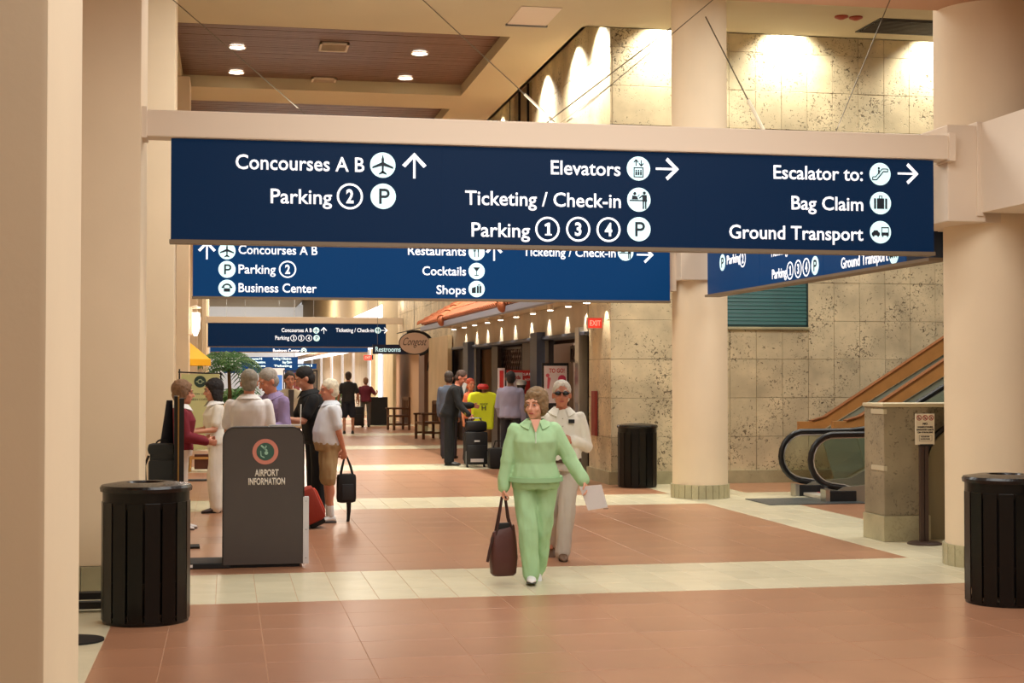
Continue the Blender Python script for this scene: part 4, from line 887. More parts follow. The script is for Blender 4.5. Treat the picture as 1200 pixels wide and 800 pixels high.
p = atZ(371, 619); t = thing('rolling_duffel', 'rust red rolling duffel bag leaning beside the kiosk', 'bag', (p.x-.04, p.y+.1, 0)); t.rotation_euler = (0, math.radians(-24), 0)
MB().box(-.15, .19, -.18, .18, .05, .44, .06).build('body', RB, t, True); MB().box(.12, .21, -.13, .13, .1, .40, .04).build('top_flap', mat('rust_red_light', (188, 62, 40), .8), t, True)
MB().box(-.02, .16, -.12, .12, .0, .08, .02).build('wheel_base', BLACKM, t, True)

# ------------------------------------------------------------------ left far: parasol, banner, chair, palms
YE = mat('yellow_canvas', (240, 178, 30), .7)
t = thing('yellow_parasol', 'yellow cafe parasol partly hidden by the pillars at left', 'parasol', (-1.42, 29.5, 0))
n = 8; cp_ = MB(); R0 = 1.22
cp_.loft([[(0.02*math.cos(a), .02*math.sin(a), 2.78) for a in [2*math.pi*(k+.5)/n for k in range(n)]], [(R0*.55*math.cos(a), R0*.55*math.sin(a), 2.42) for a in [2*math.pi*(k+.5)/n for k in range(n)]], [(R0*math.cos(a), R0*math.sin(a), 2.0) for a in [2*math.pi*(k+.5)/n for k in range(n)]], [(R0*math.cos(a), R0*math.sin(a), 1.88) for a in [2*math.pi*(k+.5)/n for k in range(n)]], [(R0*.98*math.cos(a), R0*.98*math.sin(a), 1.9) for a in [2*math.pi*(k+.5)/n for k in range(n)]], [(.02*math.cos(a), .02*math.sin(a), 2.72) for a in [2*math.pi*(k+.5)/n for k in range(n)]]]).build('canopy', YE, t)
MB().cyl((0, 0, 0), (0, 0, 2.85), .03, 10).build('pole', BW, t); MB().lathe([(.28, 0), (.28, .06), (.05, .1)], n=20).build('base', GREYM, t)
for k in range(n):
    a = 2*math.pi*(k+.5)/n; MB().cyl((0, 0, 2.7), (R0*.97*math.cos(a), R0*.97*math.sin(a), 1.92), .012, 5).build('rib', mat('rib_brown', (120, 52, 20), .6), t)
Y = 24.6; a, b = atY(212.5, 438, Y), atY(257, 510, Y); cx = (a.x+b.x)/2; W_ = (b.x-a.x)/2
t = thing('coffee_banner', 'pale green coffee banner with a round dark emblem on black posts', 'banner', (cx, Y, 0))
pn = MB().box(-W_, W_, 0, .015, .5, a.z).build('banner_cloth', mat('banner_green', (206, 208, 150), .7), t)
MB().cyl((-W_-.03, .03, 0), (-W_-.03, .03, a.z+.08), .012, 8).build('post', BLACKM, t); MB().cyl((W_+.02, .03, 0), (W_+.02, .03, a.z+.03), .012, 8).build('post', BLACKM, t)
MB().cyl((-W_-.05, .03, a.z+.03), (W_+.05, .03, a.z+.0), .012, 8).build('crossbar', BLACKM, t); MB().box(-W_-.1, W_+.1, -.1, .15, 0, .02).build('base', BLACKM, t)
F = Face(pn, (cx, Y-.001, 0), (1, 0, 0), (0, -1, 0), lambda u, v: atY(u, v, Y)); GE = mat('emblem_dark_green', (36, 64, 56), .6)
e = F.polys('emblem', [arc(0, 0, 1, 0, 350, 35)], F.xy(234.5, 447), .095, GE, .001, .003)
F.polys('emblem_figure', [arc(0, 0, .5, 0, 340, 20), R_(-.75, .75, -.12, .12)], F.xy(234.5, 447), .085, mat('emblem_pale', (170, 186, 150), .6), .0045, .001, e)
F.polys('emblem_face', [arc(0, 0, .3, 0, 340, 14), seg((-.5, -.5), (.5, -.5), .12)], F.xy(234.5, 447), .085, GE, .006, .001, e)
F.text('NOW OPEN', 223, 247, 462.5, .03, GE, .0); F.text('FRESH COFFEE', 222, 246, 469, .03, GE, 0)
p = atZ(236, 552); LWd = mat('honey_wood', (190, 140, 76), .5)
t = thing('cafe_stool', 'honey coloured wooden cafe stool legs seen between the two women', 'stool', (p.x, p.y, 0))
for sx in (-.17, .17):
    for sy in (-.15, .15): MB().cyl((sx*1.15, sy, 0), (sx, sy, .6), .02, 8).build('leg', LWd, t)
MB().box(-.22, .22, -.2, .2, .6, .64, .01).build('seat', LWd, t); MB().box(-.18, .18, -.16, -.13, .22, .26).box(-.18, .18, .13, .16, .22, .26).build('rung', LWd, t); MB().box(-.12, .12, -.1, .1, .04, .3).build('crate_below', mat('crate_brown', (90, 44, 26), .7), t)
def palm(lab, u, vb, Y, hgt, R0, n=16, seed=1):
    rnd = random.Random(seed); x = atY(u, 440, Y).x
    t = thing('potted_palm', lab, 'palm', (x, Y, 0)); GR = mat('palm_green', (70, 122, 70), .6, var=.25, scale=3); GR2 = mat('palm_light', (120, 164, 108), .6, var=.2, scale=3)
    MB().lathe([(.2, 0), (.28, .45), (.3, .5), (.26, .5), (.25, .42)], n=20).build('pot', mat('pot_brown', (96, 70, 52), .7), t, True)
    MB().tube([(0, 0, .42), (.03, 0, hgt*.4), (0, .02, hgt*.62)], [.06, .05, .04], 8).build('trunk', mat('trunk_brown', (110, 86, 60), .8), t)
    for k in range(n):
        a = 2*math.pi*k/n+rnd.random()*.4; el = rnd.uniform(.3, 1.45); mb = MB(); pts = []
        for j in range(9):
            s_ = j/8; rr = R0*s_*math.cos(el*.6); zz = hgt*.58+R0*(s_*math.sin(el)*1.6-s_*s_*1.5); pts.append(Vector((rr*math.cos(a), rr*math.sin(a), zz)))
        mb.tube(pts, [.014-.0012*j for j in range(9)], 4)
        sd = Vector((-math.sin(a), math.cos(a), 0))
        for j in range(1, 9):
            for q in (0, .5):
                p0 = pts[j-1].lerp(pts[j], q); t_ = (pts[j]-pts[j-1]).normalized(); ll = .26*math.sin(math.pi*(j/9.5))+.05
                for sg in (1, -1):
                    tip = p0+sd*sg*ll*.8+t_*ll*.5+Vector((0, 0, -ll*.35)); w2 = t_*.018
                    mb.add([p0-w2, p0+w2, p0.lerp(tip, .5)+w2*1.2+Vector((0, 0, .01)), tip, p0.lerp(tip, .5)-w2*1.2+Vector((0, 0, .01))], [(0, 1, 2, 3, 4)])
        mb.build('frond', GR if k % 3 else GR2, t)
palm('large potted palm left of the distant directory board', 268, 0, 39.0, 3.1, 1.25, 22, 3)
palm('small potted palm at the far left behind the men', 276, 0, 46.0, 1.7, .8, 14, 5)
palm('small dark plant far off behind the old man in white', 388, 0, 52.0, 1.6, .6, 12, 8)
# dark merchandise rack silhouettes under the palm
t = thing('souvenir_rack', 'dark wire rack with hanging goods behind the men, in the distance', 'rack', (atY(352, 440, 62).x, 62, 0))
for k, (x, c_) in enumerate(((-.5, (70, 60, 60)), (-.15, (120, 60, 60)), (.2, (50, 70, 90)), (.5, (90, 80, 70)))): MB().box(x-.13, x+.13, -.1, .1, .5, 1.8, .03).build('hanging_item', mat('goods%d' % k if False else ('goods_red', 'goods_grey', 'goods_blue', 'goods_tan')[k], c_, .8), t)
MB().box(-.7, .7, -.03, .03, 1.85, 1.9).box(-.7, -.66, -.03, .03, 0, 1.9).box(.66, .7, -.03, .03, 0, 1.9).build('frame', BLACKM, t)
t = thing('lit_display', 'bright blue lit advertising panel far behind the tan jacket man', 'display', (atY(324, 440, 66).x, 66, 0))
MB().box(-.35, .35, 0, .1, 0, 2.0).build('housing', mat('housing_white', (220, 220, 224), .5, emit=.4), t); MB().box(-.25, .25, -.01, .0, .6, 1.7).build('screen', mat('screen_blue', (60, 110, 180), .5, emit=.9), t)
# ------------------------------------------------------------------ people
def V(*a): return Vector(a)
def remeshed(mb, name, m, parent, vox, smooth=3, wr=0, freq=(9, 9, 5), seed=0):
    me = mb.mesh(name); o = bpy.data.objects.new(name, me); COL.objects.link(o)
    r = o.modifiers.new('r', 'REMESH'); r.mode = 'VOXEL'; r.voxel_size = vox; r.use_smooth_shade = True
    s = o.modifiers.new('s', 'SMOOTH'); s.factor = .5; s.iterations = smooth
    dg = bpy.context.evaluated_depsgraph_get(); dg.update()
    m2 = bpy.data.meshes.new_from_object(o.evaluated_get(dg)); bpy.data.objects.remove(o); bpy.data.meshes.remove(me)
    if wr:
        off = Vector((seed*3.1, seed*1.7, 0)); co = []
        for v in m2.vertices:
            p = v.co; q = Vector((p.x*freq[0], p.y*freq[1], p.z*freq[2]+p.x*4))+off
            co.append(p+v.normal*wr*(noise.noise(q)+.5*noise.noise(q*2.1)))
        for v, c in zip(m2.vertices, co): v.co = c
    m2.materials.clear(); m2.materials.append(m)
    for p in m2.polygons: p.use_smooth = True
    return put(name, m2, parent)
def frame(d, hint=V(0, -1, 0)):
    d = d.normalized(); x = d.cross(hint)
    if x.length < 1e-3: x = d.cross(V(1, 0, 0))
    x.normalize(); y = x.cross(d); return d, x, y
def limb(mb, pts, rs, n=12, flat=1.0):
    """tapered chain with rounded ends and joints"""
    for (a, b), (ra, rb) in zip(zip(pts, pts[1:]), zip(rs, rs[1:])):
        d, x, y = frame(b-a); L = (b-a).length; rings = []
        for s_ in (-.9, -.6, 0): rr = ra*math.sqrt(1-s_*s_) if s_ > -.9 else ra*.43; rings.append((a+d*ra*s_, rr))
        for q in (.25, .5, .75): rings.append((a.lerp(b, q), ra+(rb-ra)*q))
        for s_ in (0, .6, .9): rr = rb*math.sqrt(1-s_*s_) if s_ < .9 else rb*.43; rings.append((b+d*rb*s_, rr))
        mb.loft([[p+(x*math.cos(2*math.pi*j/n)+y*flat*math.sin(2*math.pi*j/n))*rr for j in range(n)] for p, rr in rings])
def hand(mb, w_, d, side, curl=.5, k=1.0, fr=.0088, palmn=None):
    """wrist point, direction; side +1 = left hand"""
    d = d.normalized(); n_ = (palmn or V(side*-1, 0, 0)); n_ = (n_-d*n_.dot(d)).normalized(); x = d.cross(n_).normalized()   # x across the palm; palm normal n_
    rings = []
    for s_, hw, ht in ((-.02, .022, .019), (.0, .026, .019), (.03, .036, .017), (.06, .041, .016), (.088, .041, .013), (.096, .034, .008)):
        rings.append([w_+d*s_*k+(x*hw*math.cos(a)+n_*ht*math.sin(a))*k for a in [2*math.pi*j/14 for j in range(14)]])
    mb.loft(rings)
    fwd = x if x.y < 0 else -x       # thumb side = towards the front of the body
    for i, (o_, L) in enumerate(((.031, .070), (.0105, .078), (-.0105, .073), (-.031, .058))):
        p = w_+(d*.085+fwd*o_)*k; a = .15+curl*.5; pts = [p]; dd = d
        for q in range(3):
            dd = (d*math.cos(a)+n_*math.sin(a)+fwd*o_*1.2).normalized(); p = p+dd*L*(.42, .32, .26)[q]*k; pts.append(p); a += curl*1.1
        limb(mb, pts, [fr*1.08*k, fr*k, fr*.92*k, fr*.78*k], 8)
    p = w_+(d*.022+fwd*.026)*k; q1 = p+(fwd*.8+d*.7+n_*.35).normalized()*.036*k; q2 = q1+(fwd*.3+d*.9+n_*(.2+curl*.5)).normalized()*.032*k; q3 = q2+(d*.8+n_*(.4+curl*.6)-fwd*.1).normalized()*.024*k
    limb(mb, [p, q1, q2, q3], [.014*k, .0115*k, .0105*k, .0085*k], 8)
SEC_M = [(-.16, .155, .12, 0), (-.05, .168, .128, .005), (.08, .160, .122, 0), (.28, .150, .112, -.005), (.5, .162, .118, -.005), (.70, .172, .120, 0), (.80, .170, .108, .004), (.88, .138, .09, .008), (.95, .092, .072, .008), (1.02, .062, .058, .008)]
SEC_F = [(-.16, .165, .13, .01), (-.05, .175, .135, .01), (.08, .163, .122, 0), (.28, .135, .105, -.005), (.5, .145, .118, -.01), (.66, .152, .128, -.012), (.80, .148, .104, .002), (.88, .122, .086, .008), (.95, .082, .066, .008), (1.02, .054, .052, .008)]
def torso(mb, P, N, xr, secs, mx, my, t0, t1, belly=0, hem=0, n=24):
    d = N-P; L = d.length; dn = d.normalized(); y = dn.cross(xr).normalized()     # y = towards the back
    ss = [s for s in secs if t0 < s[0] < t1]
    def at(t):
        for a, b in zip(secs, secs[1:]):
            if a[0] <= t <= b[0]:
                q = (t-a[0])/(b[0]-a[0]); return tuple(a[i]+(b[i]-a[i])*q for i in range(4))
        return secs[0] if t < secs[0][0] else secs[-1]
    ss = [(t0,)+at(t0)[1:]]+ss+[(t1,)+at(t1)[1:]]
    rings = []
    for t, hw, hd, off in ss:
        b = belly*math.exp(-((t-.25)/.28)**2); c = P+d*t+y*(off-b*.5); hh = hem*math.exp(-((t-t0)/.12)**2)
        rings.append([c+xr*(hw*1+b*.5+mx+hh)*math.copysign(abs(math.cos(a))**.85, math.cos(a))+y*(hd+b*.5+my+hh)*math.copysign(abs(math.sin(a))**.9, math.sin(a)) for a in [2*math.pi*j/n for j in range(n)]])
    mb.loft(rings)
def rotz(a): return Matrix.Rotation(a, 3, 'Z')
def person(label, x, y, face, H, female=False, w_=1.0, lean=0, side=0, head=(0, 0), arms=None, legs=None, skin=(214, 160, 130), top=None, bottom=None, shoes=(40, 36, 34), hair=('short', (110, 104, 96)), vox=.012, curl=.5, belly=0, heel=(0, 0), z=0, eyes=True, twist=0):
    k = H/1.75; root = thing('person', label, 'person', (x, y, z), math.radians(face))
    SK = mat('skin_%d_%d' % (skin[0], skin[2]), skin, .55, var=.05, scale=12)
    SK.node_tree.nodes['Principled BSDF'].inputs['Subsurface Weight'].default_value = .0
    legs = legs or {}; arms = arms or {}
    lg = {s: [V(*q).normalized() for q in legs.get(s, ((.03*(1 if s == 'L' else -1), 0, -1), (0, .03, -1)))] for s in 'LR'}
    hz = max(-(lg[s][0].z*.43+lg[s][1].z*.42)*k for s in 'LR')+.085*k
    P = V(0, 0, hz+.03*k)
    ln = math.radians(lean); sd_ = math.radians(side)
    sp = V(math.sin(sd_), -math.sin(ln), math.cos(ln)*math.cos(sd_)).normalized(); N = P+sp*.525*k
    xr = rotz(math.radians(twist)) @ V(1, 0, 0); xr = (xr-sp*xr.dot(sp)).normalized()
    secs = [(t, a*k*w_, b*k*w_, o*k) for t, a, b, o in (SEC_F if female else SEC_M)]
    shw = (.155 if female else .178)*k*(1+(w_-1)*.6)
    J = {}
    for s, g in (('L', 1), ('R', -1)):
        hip = P+V(g*.088*k*w_, 0, -.03*k); kn = hip+lg[s][0]*.43*k; an = kn+lg[s][1]*.42*k
        sh = P+sp*.428*k+xr*g*shw*.97
        A = [V(*q).normalized() for q in arms.get(s, ((g*.12, .02, -1), (g*.02, -.15, -1), (0, -.1, -1)))[:3]]
        el = sh+A[0]*.285*k; wr_ = el+A[1]*.245*k
        J[s] = dict(hip=hip, kn=kn, an=an, sh=sh, el=el, wr=wr_, hd=A[2])
    # head frame
    Rh = rotz(math.radians(head[0])) @ Matrix.Rotation(math.radians(head[1]), 3, 'X')
    fwd_n = V(0, -.02, 0)
    HC = N+(sp*.085+V(0, -.035 if lean > 5 else -.02, .055))*k
    hs = k*1.13
    def hp(a, b, c): return HC+Rh @ V(a, b, c)*hs
    hm = Matrix([[Rh[i][j] for j in range(3)] for i in range(3)])
    mb = MB()
    torso(mb, P, N, xr, secs, -.012, -.012, -.14, 1.02, belly)
    limb(mb, [N-sp*.06*k, HC+Rh @ V(0, .02, -.05)*hs], [.062*k*(.85 if female else 1), .052*k*(.88 if female else 1)], 14)
    mb.ell(hp(0, .012, .025), .074*hs, .094*hs, .092*hs, hm, 20, 14)
    mb.ell(hp(0, -.022, -.042), .057*hs, .066*hs, .072*hs, hm, 18, 12)
    mb.ell(hp(0, -.058, -.093), .026*hs, .022*hs, .020*hs, hm, 12, 8)
    for g in (1, -1):
        mb.ell(hp(g*.036, -.058, -.028), .024*hs, .022*hs, .022*hs, hm, 12, 8); mb.ell(hp(g*.032, -.076, .034), .024*hs, .012*hs, .009*hs, hm, 12, 8)
        mb.ell(hp(g*.076, .012, -.012), .011*hs, .019*hs, .031*hs, hm, 10, 8)
    limb(mb, [hp(0, -.082, .018), hp(0, -.101, -.014), hp(0, -.106, -.026)], [.0085*hs, .0115*hs, .0145*hs], 10)
    for s, g in (('L', 1), ('R', -1)):
        j = J[s]; limb(mb, [j['sh'], j['el'], j['wr']], [.048*k*w_**.5, .040*k, .027*k])
        mb.ell(j['el']+(j['wr']-j['el'])*.25, .040*k, .040*k, .05*k, None, 10, 8) if False else None
        c_ = curl if not isinstance(curl, dict) else curl[s]
        hand(mb, j['wr'], j['hd'], g, c_, k, .0088 if vox < .009 else .0105, arms.get(s, (0, 0, 0, None))[3] if len(arms.get(s, ())) > 3 else None)
        limb(mb, [j['hip'], j['kn'], j['an']], [.078*k*w_**.5, .053*k, .037*k])
        cf = j['kn'].lerp(j['an'], .28)+V(0, .018*k, 0); mb.ell(cf, .048*k, .05*k, .10*k, None, 12, 10)
        limb(mb, [j['an'], j['an']+V(0, -.08*k, -.05*k)], [.030*k, .018*k])
    remeshed(mb, 'body', SK, root, vox if vox > .009 else .0065, 2 if vox > .009 else 3)
    # clothes
    if top:
        c = mat(top['name'], top['c'], top.get('r', .85), var=.04, scale=9); mb = MB(); mg = top.get('m', .012)*k
        torso(mb, P, N, xr, secs, mg, mg, top.get('hem', -.1), .985, belly, top.get('flare', 0))
        sl = top.get('sleeve', 'long')
        for s in 'LR':
            j = J[s]; ra = .055*k*w_**.6+mg*.6
            mb.ell(j['sh']-xr*(.03*k if s == 'L' else -.03*k)+V(0, 0, -.015), .062*k*w_, .062*k*w_, .058*k, None, 14, 10)
            if sl == 'long': limb(mb, [j['sh'], j['el'], j['el'].lerp(j['wr'], .97)], [ra, ra*.88, .042*k+mg*.5], 14); mb.ell(j['el'], ra*.95, ra*.95, ra*.95, None, 12, 8)
            else: limb(mb, [j['sh'], j['sh'].lerp(j['el'], .72)], [ra, ra*1.02], 14)
        remeshed(mb, top.get('part', 'shirt'), c, root, vox if vox > .009 else .0085, 3, top.get('wr', .009)*k, seed=len(label))
        if top.get('collar'):
            cb_ = MB(); cc = mat(top['collar'][0], top['collar'][1], .8)
            y_ = sp.cross(xr).normalized(); o_ = N-sp*.02*k
            g0 = .45; na = 20; rows = []; fm = top.get('m', .012)
            for rr, h_, fr_ in ((.072, -.035, .3), (.073, .030, .2), (.082, .036, .25), (.118+fm*.8, -.012, 1.0), (.116+fm*.8, -.018, 1.0), (.078, .028, .2)):
                row = []
                for q in range(na+1):
                    a = math.radians(-90)+g0+(2*math.pi-2*g0)*q/na; fq = max(0, -math.sin(a))
                    row.append(o_+(sp*(h_-.045*fr_*fq**2)+xr*math.cos(a)*rr+y_*math.sin(a)*rr*(1.02+.12*fr_*fq))*k)
                rows.append(row)
            for ra_, rb_ in zip(rows, rows[1:]):
                for q in range(na): cb_.add([ra_[q], ra_[q+1], rb_[q+1], rb_[q]], [(0, 1, 2, 3)])
            cb_.build('collar', cc, root, True)
    if bottom:
        c = mat(bottom['name'], bottom['c'], .85, var=.05, scale=8); mb = MB(); mg = bottom.get('m', .006)*k
        torso(mb, P, N, xr, secs, mg, mg, -.16, bottom.get('rise', .1), belly)
        short = bottom.get('len') == 'short'; wd = bottom.get('w', 1)
        for s in 'LR':
            j = J[s]
            if short: limb(mb, [j['hip']+V(0, 0, .0), j['hip'].lerp(j['kn'], .92)], [.098*k*w_**.6, .088*k*wd], 16)
            else: limb(mb, [j['hip'], j['kn'], j['kn'].lerp(j['an'], 1.04)], [.094*k*w_**.6, .072*k*wd, .066*k*wd], 16); mb.ell(j['kn'], .072*k*wd, .072*k*wd, .075*k*wd, None, 12, 8)
        remeshed(mb, 'shorts' if short else 'trousers', c, root, vox if vox > .009 else .0085, 3, bottom.get('wr', .009)*k, (13, 13, 4), len(label)+3)
        if bottom.get('belt'):
            bb = MB(); tt = bottom.get('rise', .1)+.01; torso(bb, P, N, xr, secs, mg+.01, mg+.01, tt-.035, tt+.035, belly); bb.build('belt', mat('belt_brown', bottom['belt'], .5), root, True)
    # shoes
    for i, (s, g) in enumerate((('L', 1), ('R', -1))):
        an = J[s]['an']; a = math.radians(heel[i]); R = Matrix.Rotation(-a, 3, 'X')
        mb = MB(); rings = []
        for yy, hw, hh in ((.062, .022, .05), (.05, .034, .078), (.015, .038, .095), (-.04, .040, .078), (-.10, .045, .052), (-.155, .042, .040), (-.19, .028, .028), (-.20, .012, .016)):
            rings.append([an+R @ V(hw*math.cos(q)*k, yy*k, (-.078+hh*.5+hh*.5*math.sin(q)*(1 if math.sin(q) > 0 else .9))*k) for q in [2*math.pi*u_/14 for u_ in range(14)]])
        mb.loft(rings); sh_ = mb.build('shoe', mat('shoe_%d_%d' % (shoes[0], shoes[1]), shoes, .5), root, True)
        sl_ = MB(); sl_.loft([[an+R @ V(hw*math.cos(q)*k, (-.065+.137*math.sin(q))*k, zz*k) for q in [2*math.pi*u_/18 for u_ in range(18)]] for zz, hw in ((-.085, .043), (-.066, .045))]); sl_.build('sole', mat('sole_%d' % (shoes[0] > 150), (70, 70, 74) if shoes[0] > 150 else (22, 20, 20), .7), sh_)
    # hair
    st, hc = hair[:2]; HM = mat('hair_%d_%d_%d' % hc, hc, .75, var=.3, scale=28, bump=.5, bscale=70); mb = MB()
    if st in ('short', 'bob', 'long', 'crop'):
        e_ = {'crop': .0, 'short': .004, 'bob': .018, 'long': .02}[st]; fy = {'crop': .02, 'short': .022, 'bob': .032, 'long': .034}[st]
        mb.ell(hp(0, fy, .038+e_*.4), (.079+e_)*hs, (.093+e_*.9)*hs, (.087+e_)*hs, hm, 22, 14)
        mb.ell(hp(0, .045, -.018), (.070+e_)*hs, (.064+e_)*hs, (.070+e_)*hs, hm, 18, 12)
        if st in ('bob', 'long'):
            for g in (1, -1): mb.ell(hp(g*.07, .022, -.01 if st == 'bob' else -.04), .03*hs, .055*hs, (.07 if st == 'bob' else .10)*hs, hm, 14, 10)
            mb.ell(hp(.012, -.036, .092), .060*hs, .044*hs, .026*hs, hm, 16, 10)
        if st == 'long': mb.ell(hp(0, .055, -.09), .085*hs, .055*hs, .09*hs, hm, 16, 10)
    elif st == 'bald':
        for g in (1, -1): mb.ell(hp(g*.062, .03, -.0), .022*hs, .055*hs, .045*hs, hm, 14, 10)
        mb.ell(hp(0, .052, -.01), .066*hs, .058*hs, .058*hs, hm, 16, 12)
    remeshed(mb, 'hair', HM, root, .007 if vox < .009 else .011, 2, .007 if st in ('bob', 'long') else .003, (45, 45, 45), 2)
    # face
    if eyes:
        for g in (1, -1):
            e = MB().ell(hp(g*.030, -.077, .008), .013*hs, .009*hs, .0058*hs, hm, 12, 8).build('eye', mat('eye_white', (170, 150, 140), .4), root, True)
            MB().ell(hp(g*.030, -.0845, .008), .0068*hs, .004*hs, .0054*hs, hm, 10, 6).build('iris', mat('iris_dark', (40, 34, 34), .3), e, True)
            MB().tube([hp(g*.014, -.089, .030), hp(g*.032, -.088, .036), hp(g*.050, -.076, .031)], [.003*hs, .004*hs, .002*hs], 6).build('eyebrow', HM, root)
        MB().ell(hp(0, -.086, -.060), .022*hs, .008*hs, .0065*hs, hm, 12, 8).build('lips', mat('lips', (168, 84, 78), .5), root, True)
    root['k'] = 1; del root['k']
    return dict(root=root, J=J, hp=hp, hs=hs, P=P, N=N, sp=sp, xr=xr, k=k)
def wpos(pr, p):
    M = Matrix.Translation(pr['root'].location) @ pr['root'].rotation_euler.to_matrix().to_4x4(); return M @ p
def px(u, Y, v=560): return atY(u, v, Y).x

# --- woman in the pale green tracksuit
GN = (168, 208, 158)
w1 = person('woman in a pale green tracksuit walking forward with a brown handbag', 2.50, 12.05, -10, 1.575, True, 1.2, lean=3, head=(-26, 4), skin=(216, 158, 130),
    arms={'R': ((-.30, .02, -1), (-.16, -.12, -1), (-.02, -.05, -1)), 'L': ((.50, .02, -.85), (.50, -.22, -.8), (.3, -.3, -.9))},
    legs={'R': ((.10, -.24, -1), (.06, .02, -1)), 'L': ((-.08, .06, -1), (-.12, .36, -.95))},
    top=dict(name='green_fleece', c=GN, part='tracksuit_top', m=.034, hem=.0, flare=.0, wr=.015, collar=('green_fleece', GN)),
    bottom=dict(name='green_trousers', c=(164, 204, 154), m=.016, w=1.2, wr=.018), shoes=(226, 226, 226), hair=('bob', (128, 102, 70)), vox=.008, heel=(-28, 8), curl={'L': .5, 'R': 1.0})
k = w1['k']; N = w1['N']
mb = MB(); sp, xr = w1['sp'], w1['xr']; yb_ = sp.cross(xr)
torso(mb, w1['P'], N, xr, [(t, a*k*1.2, b*k*1.2, o*k) for t, a, b, o in SEC_F], .045, .045, -.045, .035); mb.build('waistband', mat('green_rib', (150, 190, 142), .85), w1['root'], True)
MB().tube([N-yb_*.18*k-sp*.09*k, N-yb_*.193*k-sp*.13*k, N-yb_*.198*k-sp*.19*k], .006, 6).build('zip', mat('zip_white', (200, 220, 196), .5), w1['root'])
MB().add([N-yb_*.118*k-xr*.045*k+sp*.02*k, N-yb_*.118*k+xr*.045*k+sp*.02*k, N-yb_*.188*k-sp*.10*k], [(0, 1, 2)]).build('open_neck', mat('neck_skin', (214, 156, 128), .6), w1['root'])
MB().tube([N+(xr*math.cos(a)*.07+yb_*math.sin(a)*.085)*k+sp*(-.02+.03*math.sin(a))*k for a in [2*math.pi*q/24 for q in range(24)]], .003, 5, closed=True).build('necklace', mat('necklace_gold', (190, 150, 90), .4, metal=.6), w1['root'])
# handbag in her right hand
h_ = wpos(w1, w1['J']['R']['wr']+w1['J']['R']['hd']*.085*k)
BB = mat('brown_leather', (78, 38, 30), .45, var=.1, bump=.15)
t = thing('handbag', 'dark brown leather handbag carried by the woman in green', 'handbag', (h_.x, h_.y, h_.z-.64), math.radians(8))
rings = []
for zz, hw, hd in ((0, .085, .05), (.02, .105, .065), (.15, .118, .06), (.30, .108, .04), (.37, .095, .028), (.385, .09, .022)):
    rings.append([(hw*math.copysign(abs(math.cos(a))**.6, math.cos(a)), hd*math.copysign(abs(math.sin(a))**.6, math.sin(a)), zz+(.03*math.cos(a) if zz > .3 else 0)) for a in [2*math.pi*j/28 for j in range(28)]])
MB().loft(rings).build('body', BB, t, True)
for dy in (-.022, .022): MB().tube([(-.07, dy, .33), (-.045, dy, .45), (-.012, dy*.5, .64), (.015, dy*.5, .645), (.04, dy, .47), (.07, dy, .37)], .0085, 8).build('handle', mat('dark_strap', (58, 30, 26), .5), t, True)
MB().box(-.05, .06, -.018, .018, .36, .43, .01).build('contents', BLACKM, t, True)
MB().tube([(-.1, -.03, .32), (-.135, -.04, .2), (-.15, -.04, .12)], .012, 6).build('side_strap', mat('dark_strap', (58, 30, 26), .5), t)
# paper in her left hand
h_ = wpos(w1, w1['J']['L']['wr']+w1['J']['L']['hd']*.10*k)
PW = mat('paper_white', (226, 226, 230), .6)
pts = [atY(669, 581, 11.95), atY(694, 574, 11.85), atY(706, 604, 11.8), atY(679, 606, 11.9)]
o = MB().prism([(0, 0), (1, 0), (1.25, -1.05), (.35, -1.1)], (h_.x-.07, h_.y-.02, h_.z+.035), (.17, -.06, .02), (-.02, -.05, .185), (0, .004, 0)).build('paper_sheet', PW); tag(o, 'white paper sheet held by the woman in green', 'paper')
MB().box(0, .04, -.001, 0, 0, .006).build('print_mark', inkm, o, loc=(h_.x+.12, h_.y-.07, h_.z-.145))

# --- man in white shirt and sunglasses
w2 = person('man in a white shirt and dark sunglasses walking behind the woman in green', 3.05, 13.5, -8, 1.64, False, 1.04, lean=2, head=(-4, 0), skin=(190, 120, 92),
    arms={'L': ((.28, .08, -1), (-.62, -.75, .25), (-.8, -.35, .35)), 'R': ((-.15, .1, -1), (.2, -.6, -.6), (0, -.5, -.6))},
    legs={'R': ((.03, .20, -1), (-.02, .48, -.9)), 'L': ((-.10, -.10, -1), (-.10, .0, -1))},
    top=dict(name='ivory_shirt', c=(232, 228, 214), m=.022, hem=.05, wr=.014, collar=('ivory_collar', (238, 236, 222))),
    bottom=dict(name='stone_slacks', c=(190, 180, 168), m=.008, w=1.15, rise=.03, belt=(70, 44, 34), wr=.013), shoes=(104, 74, 50), hair=('short', (200, 192, 178)), vox=.008, heel=(0, -30), curl=.9, belly=.03)
hp = w2['hp']
for g in (1, -1): MB().ell(hp(g*.034, -.092, .010), .031, .010, .019, None, 14, 8).build('sunglass_lens', mat('sunglass', (8, 8, 10), .12), w2['root'], True)
MB().tube([hp(-.075, .0, .012), hp(-.068, -.08, .015), hp(0, -.103, .018), hp(.068, -.08, .015), hp(.075, .0, .012)], .004, 6).build('sunglass_frame', BLACKM, w2['root'])
N, k, sp, xr = w2['N'], w2['k'], w2['sp'], w2['xr']; yb_ = sp.cross(xr)
q = N-sp*.115*k+xr*.085*k-yb_*.158*k; MB().box(-.028, .028, -.008, .008, -.018, .018, .005).build('pocket_phone', BLACKM, w2['root'], loc=q)
for i in range(5): MB().ell(N-yb_*(.145+.004*i)*k-sp*(.09+.075*i)*k, .006, .004, .006, None, 8, 6).build('button', mat('button', (170, 164, 150), .5), w2['root'])

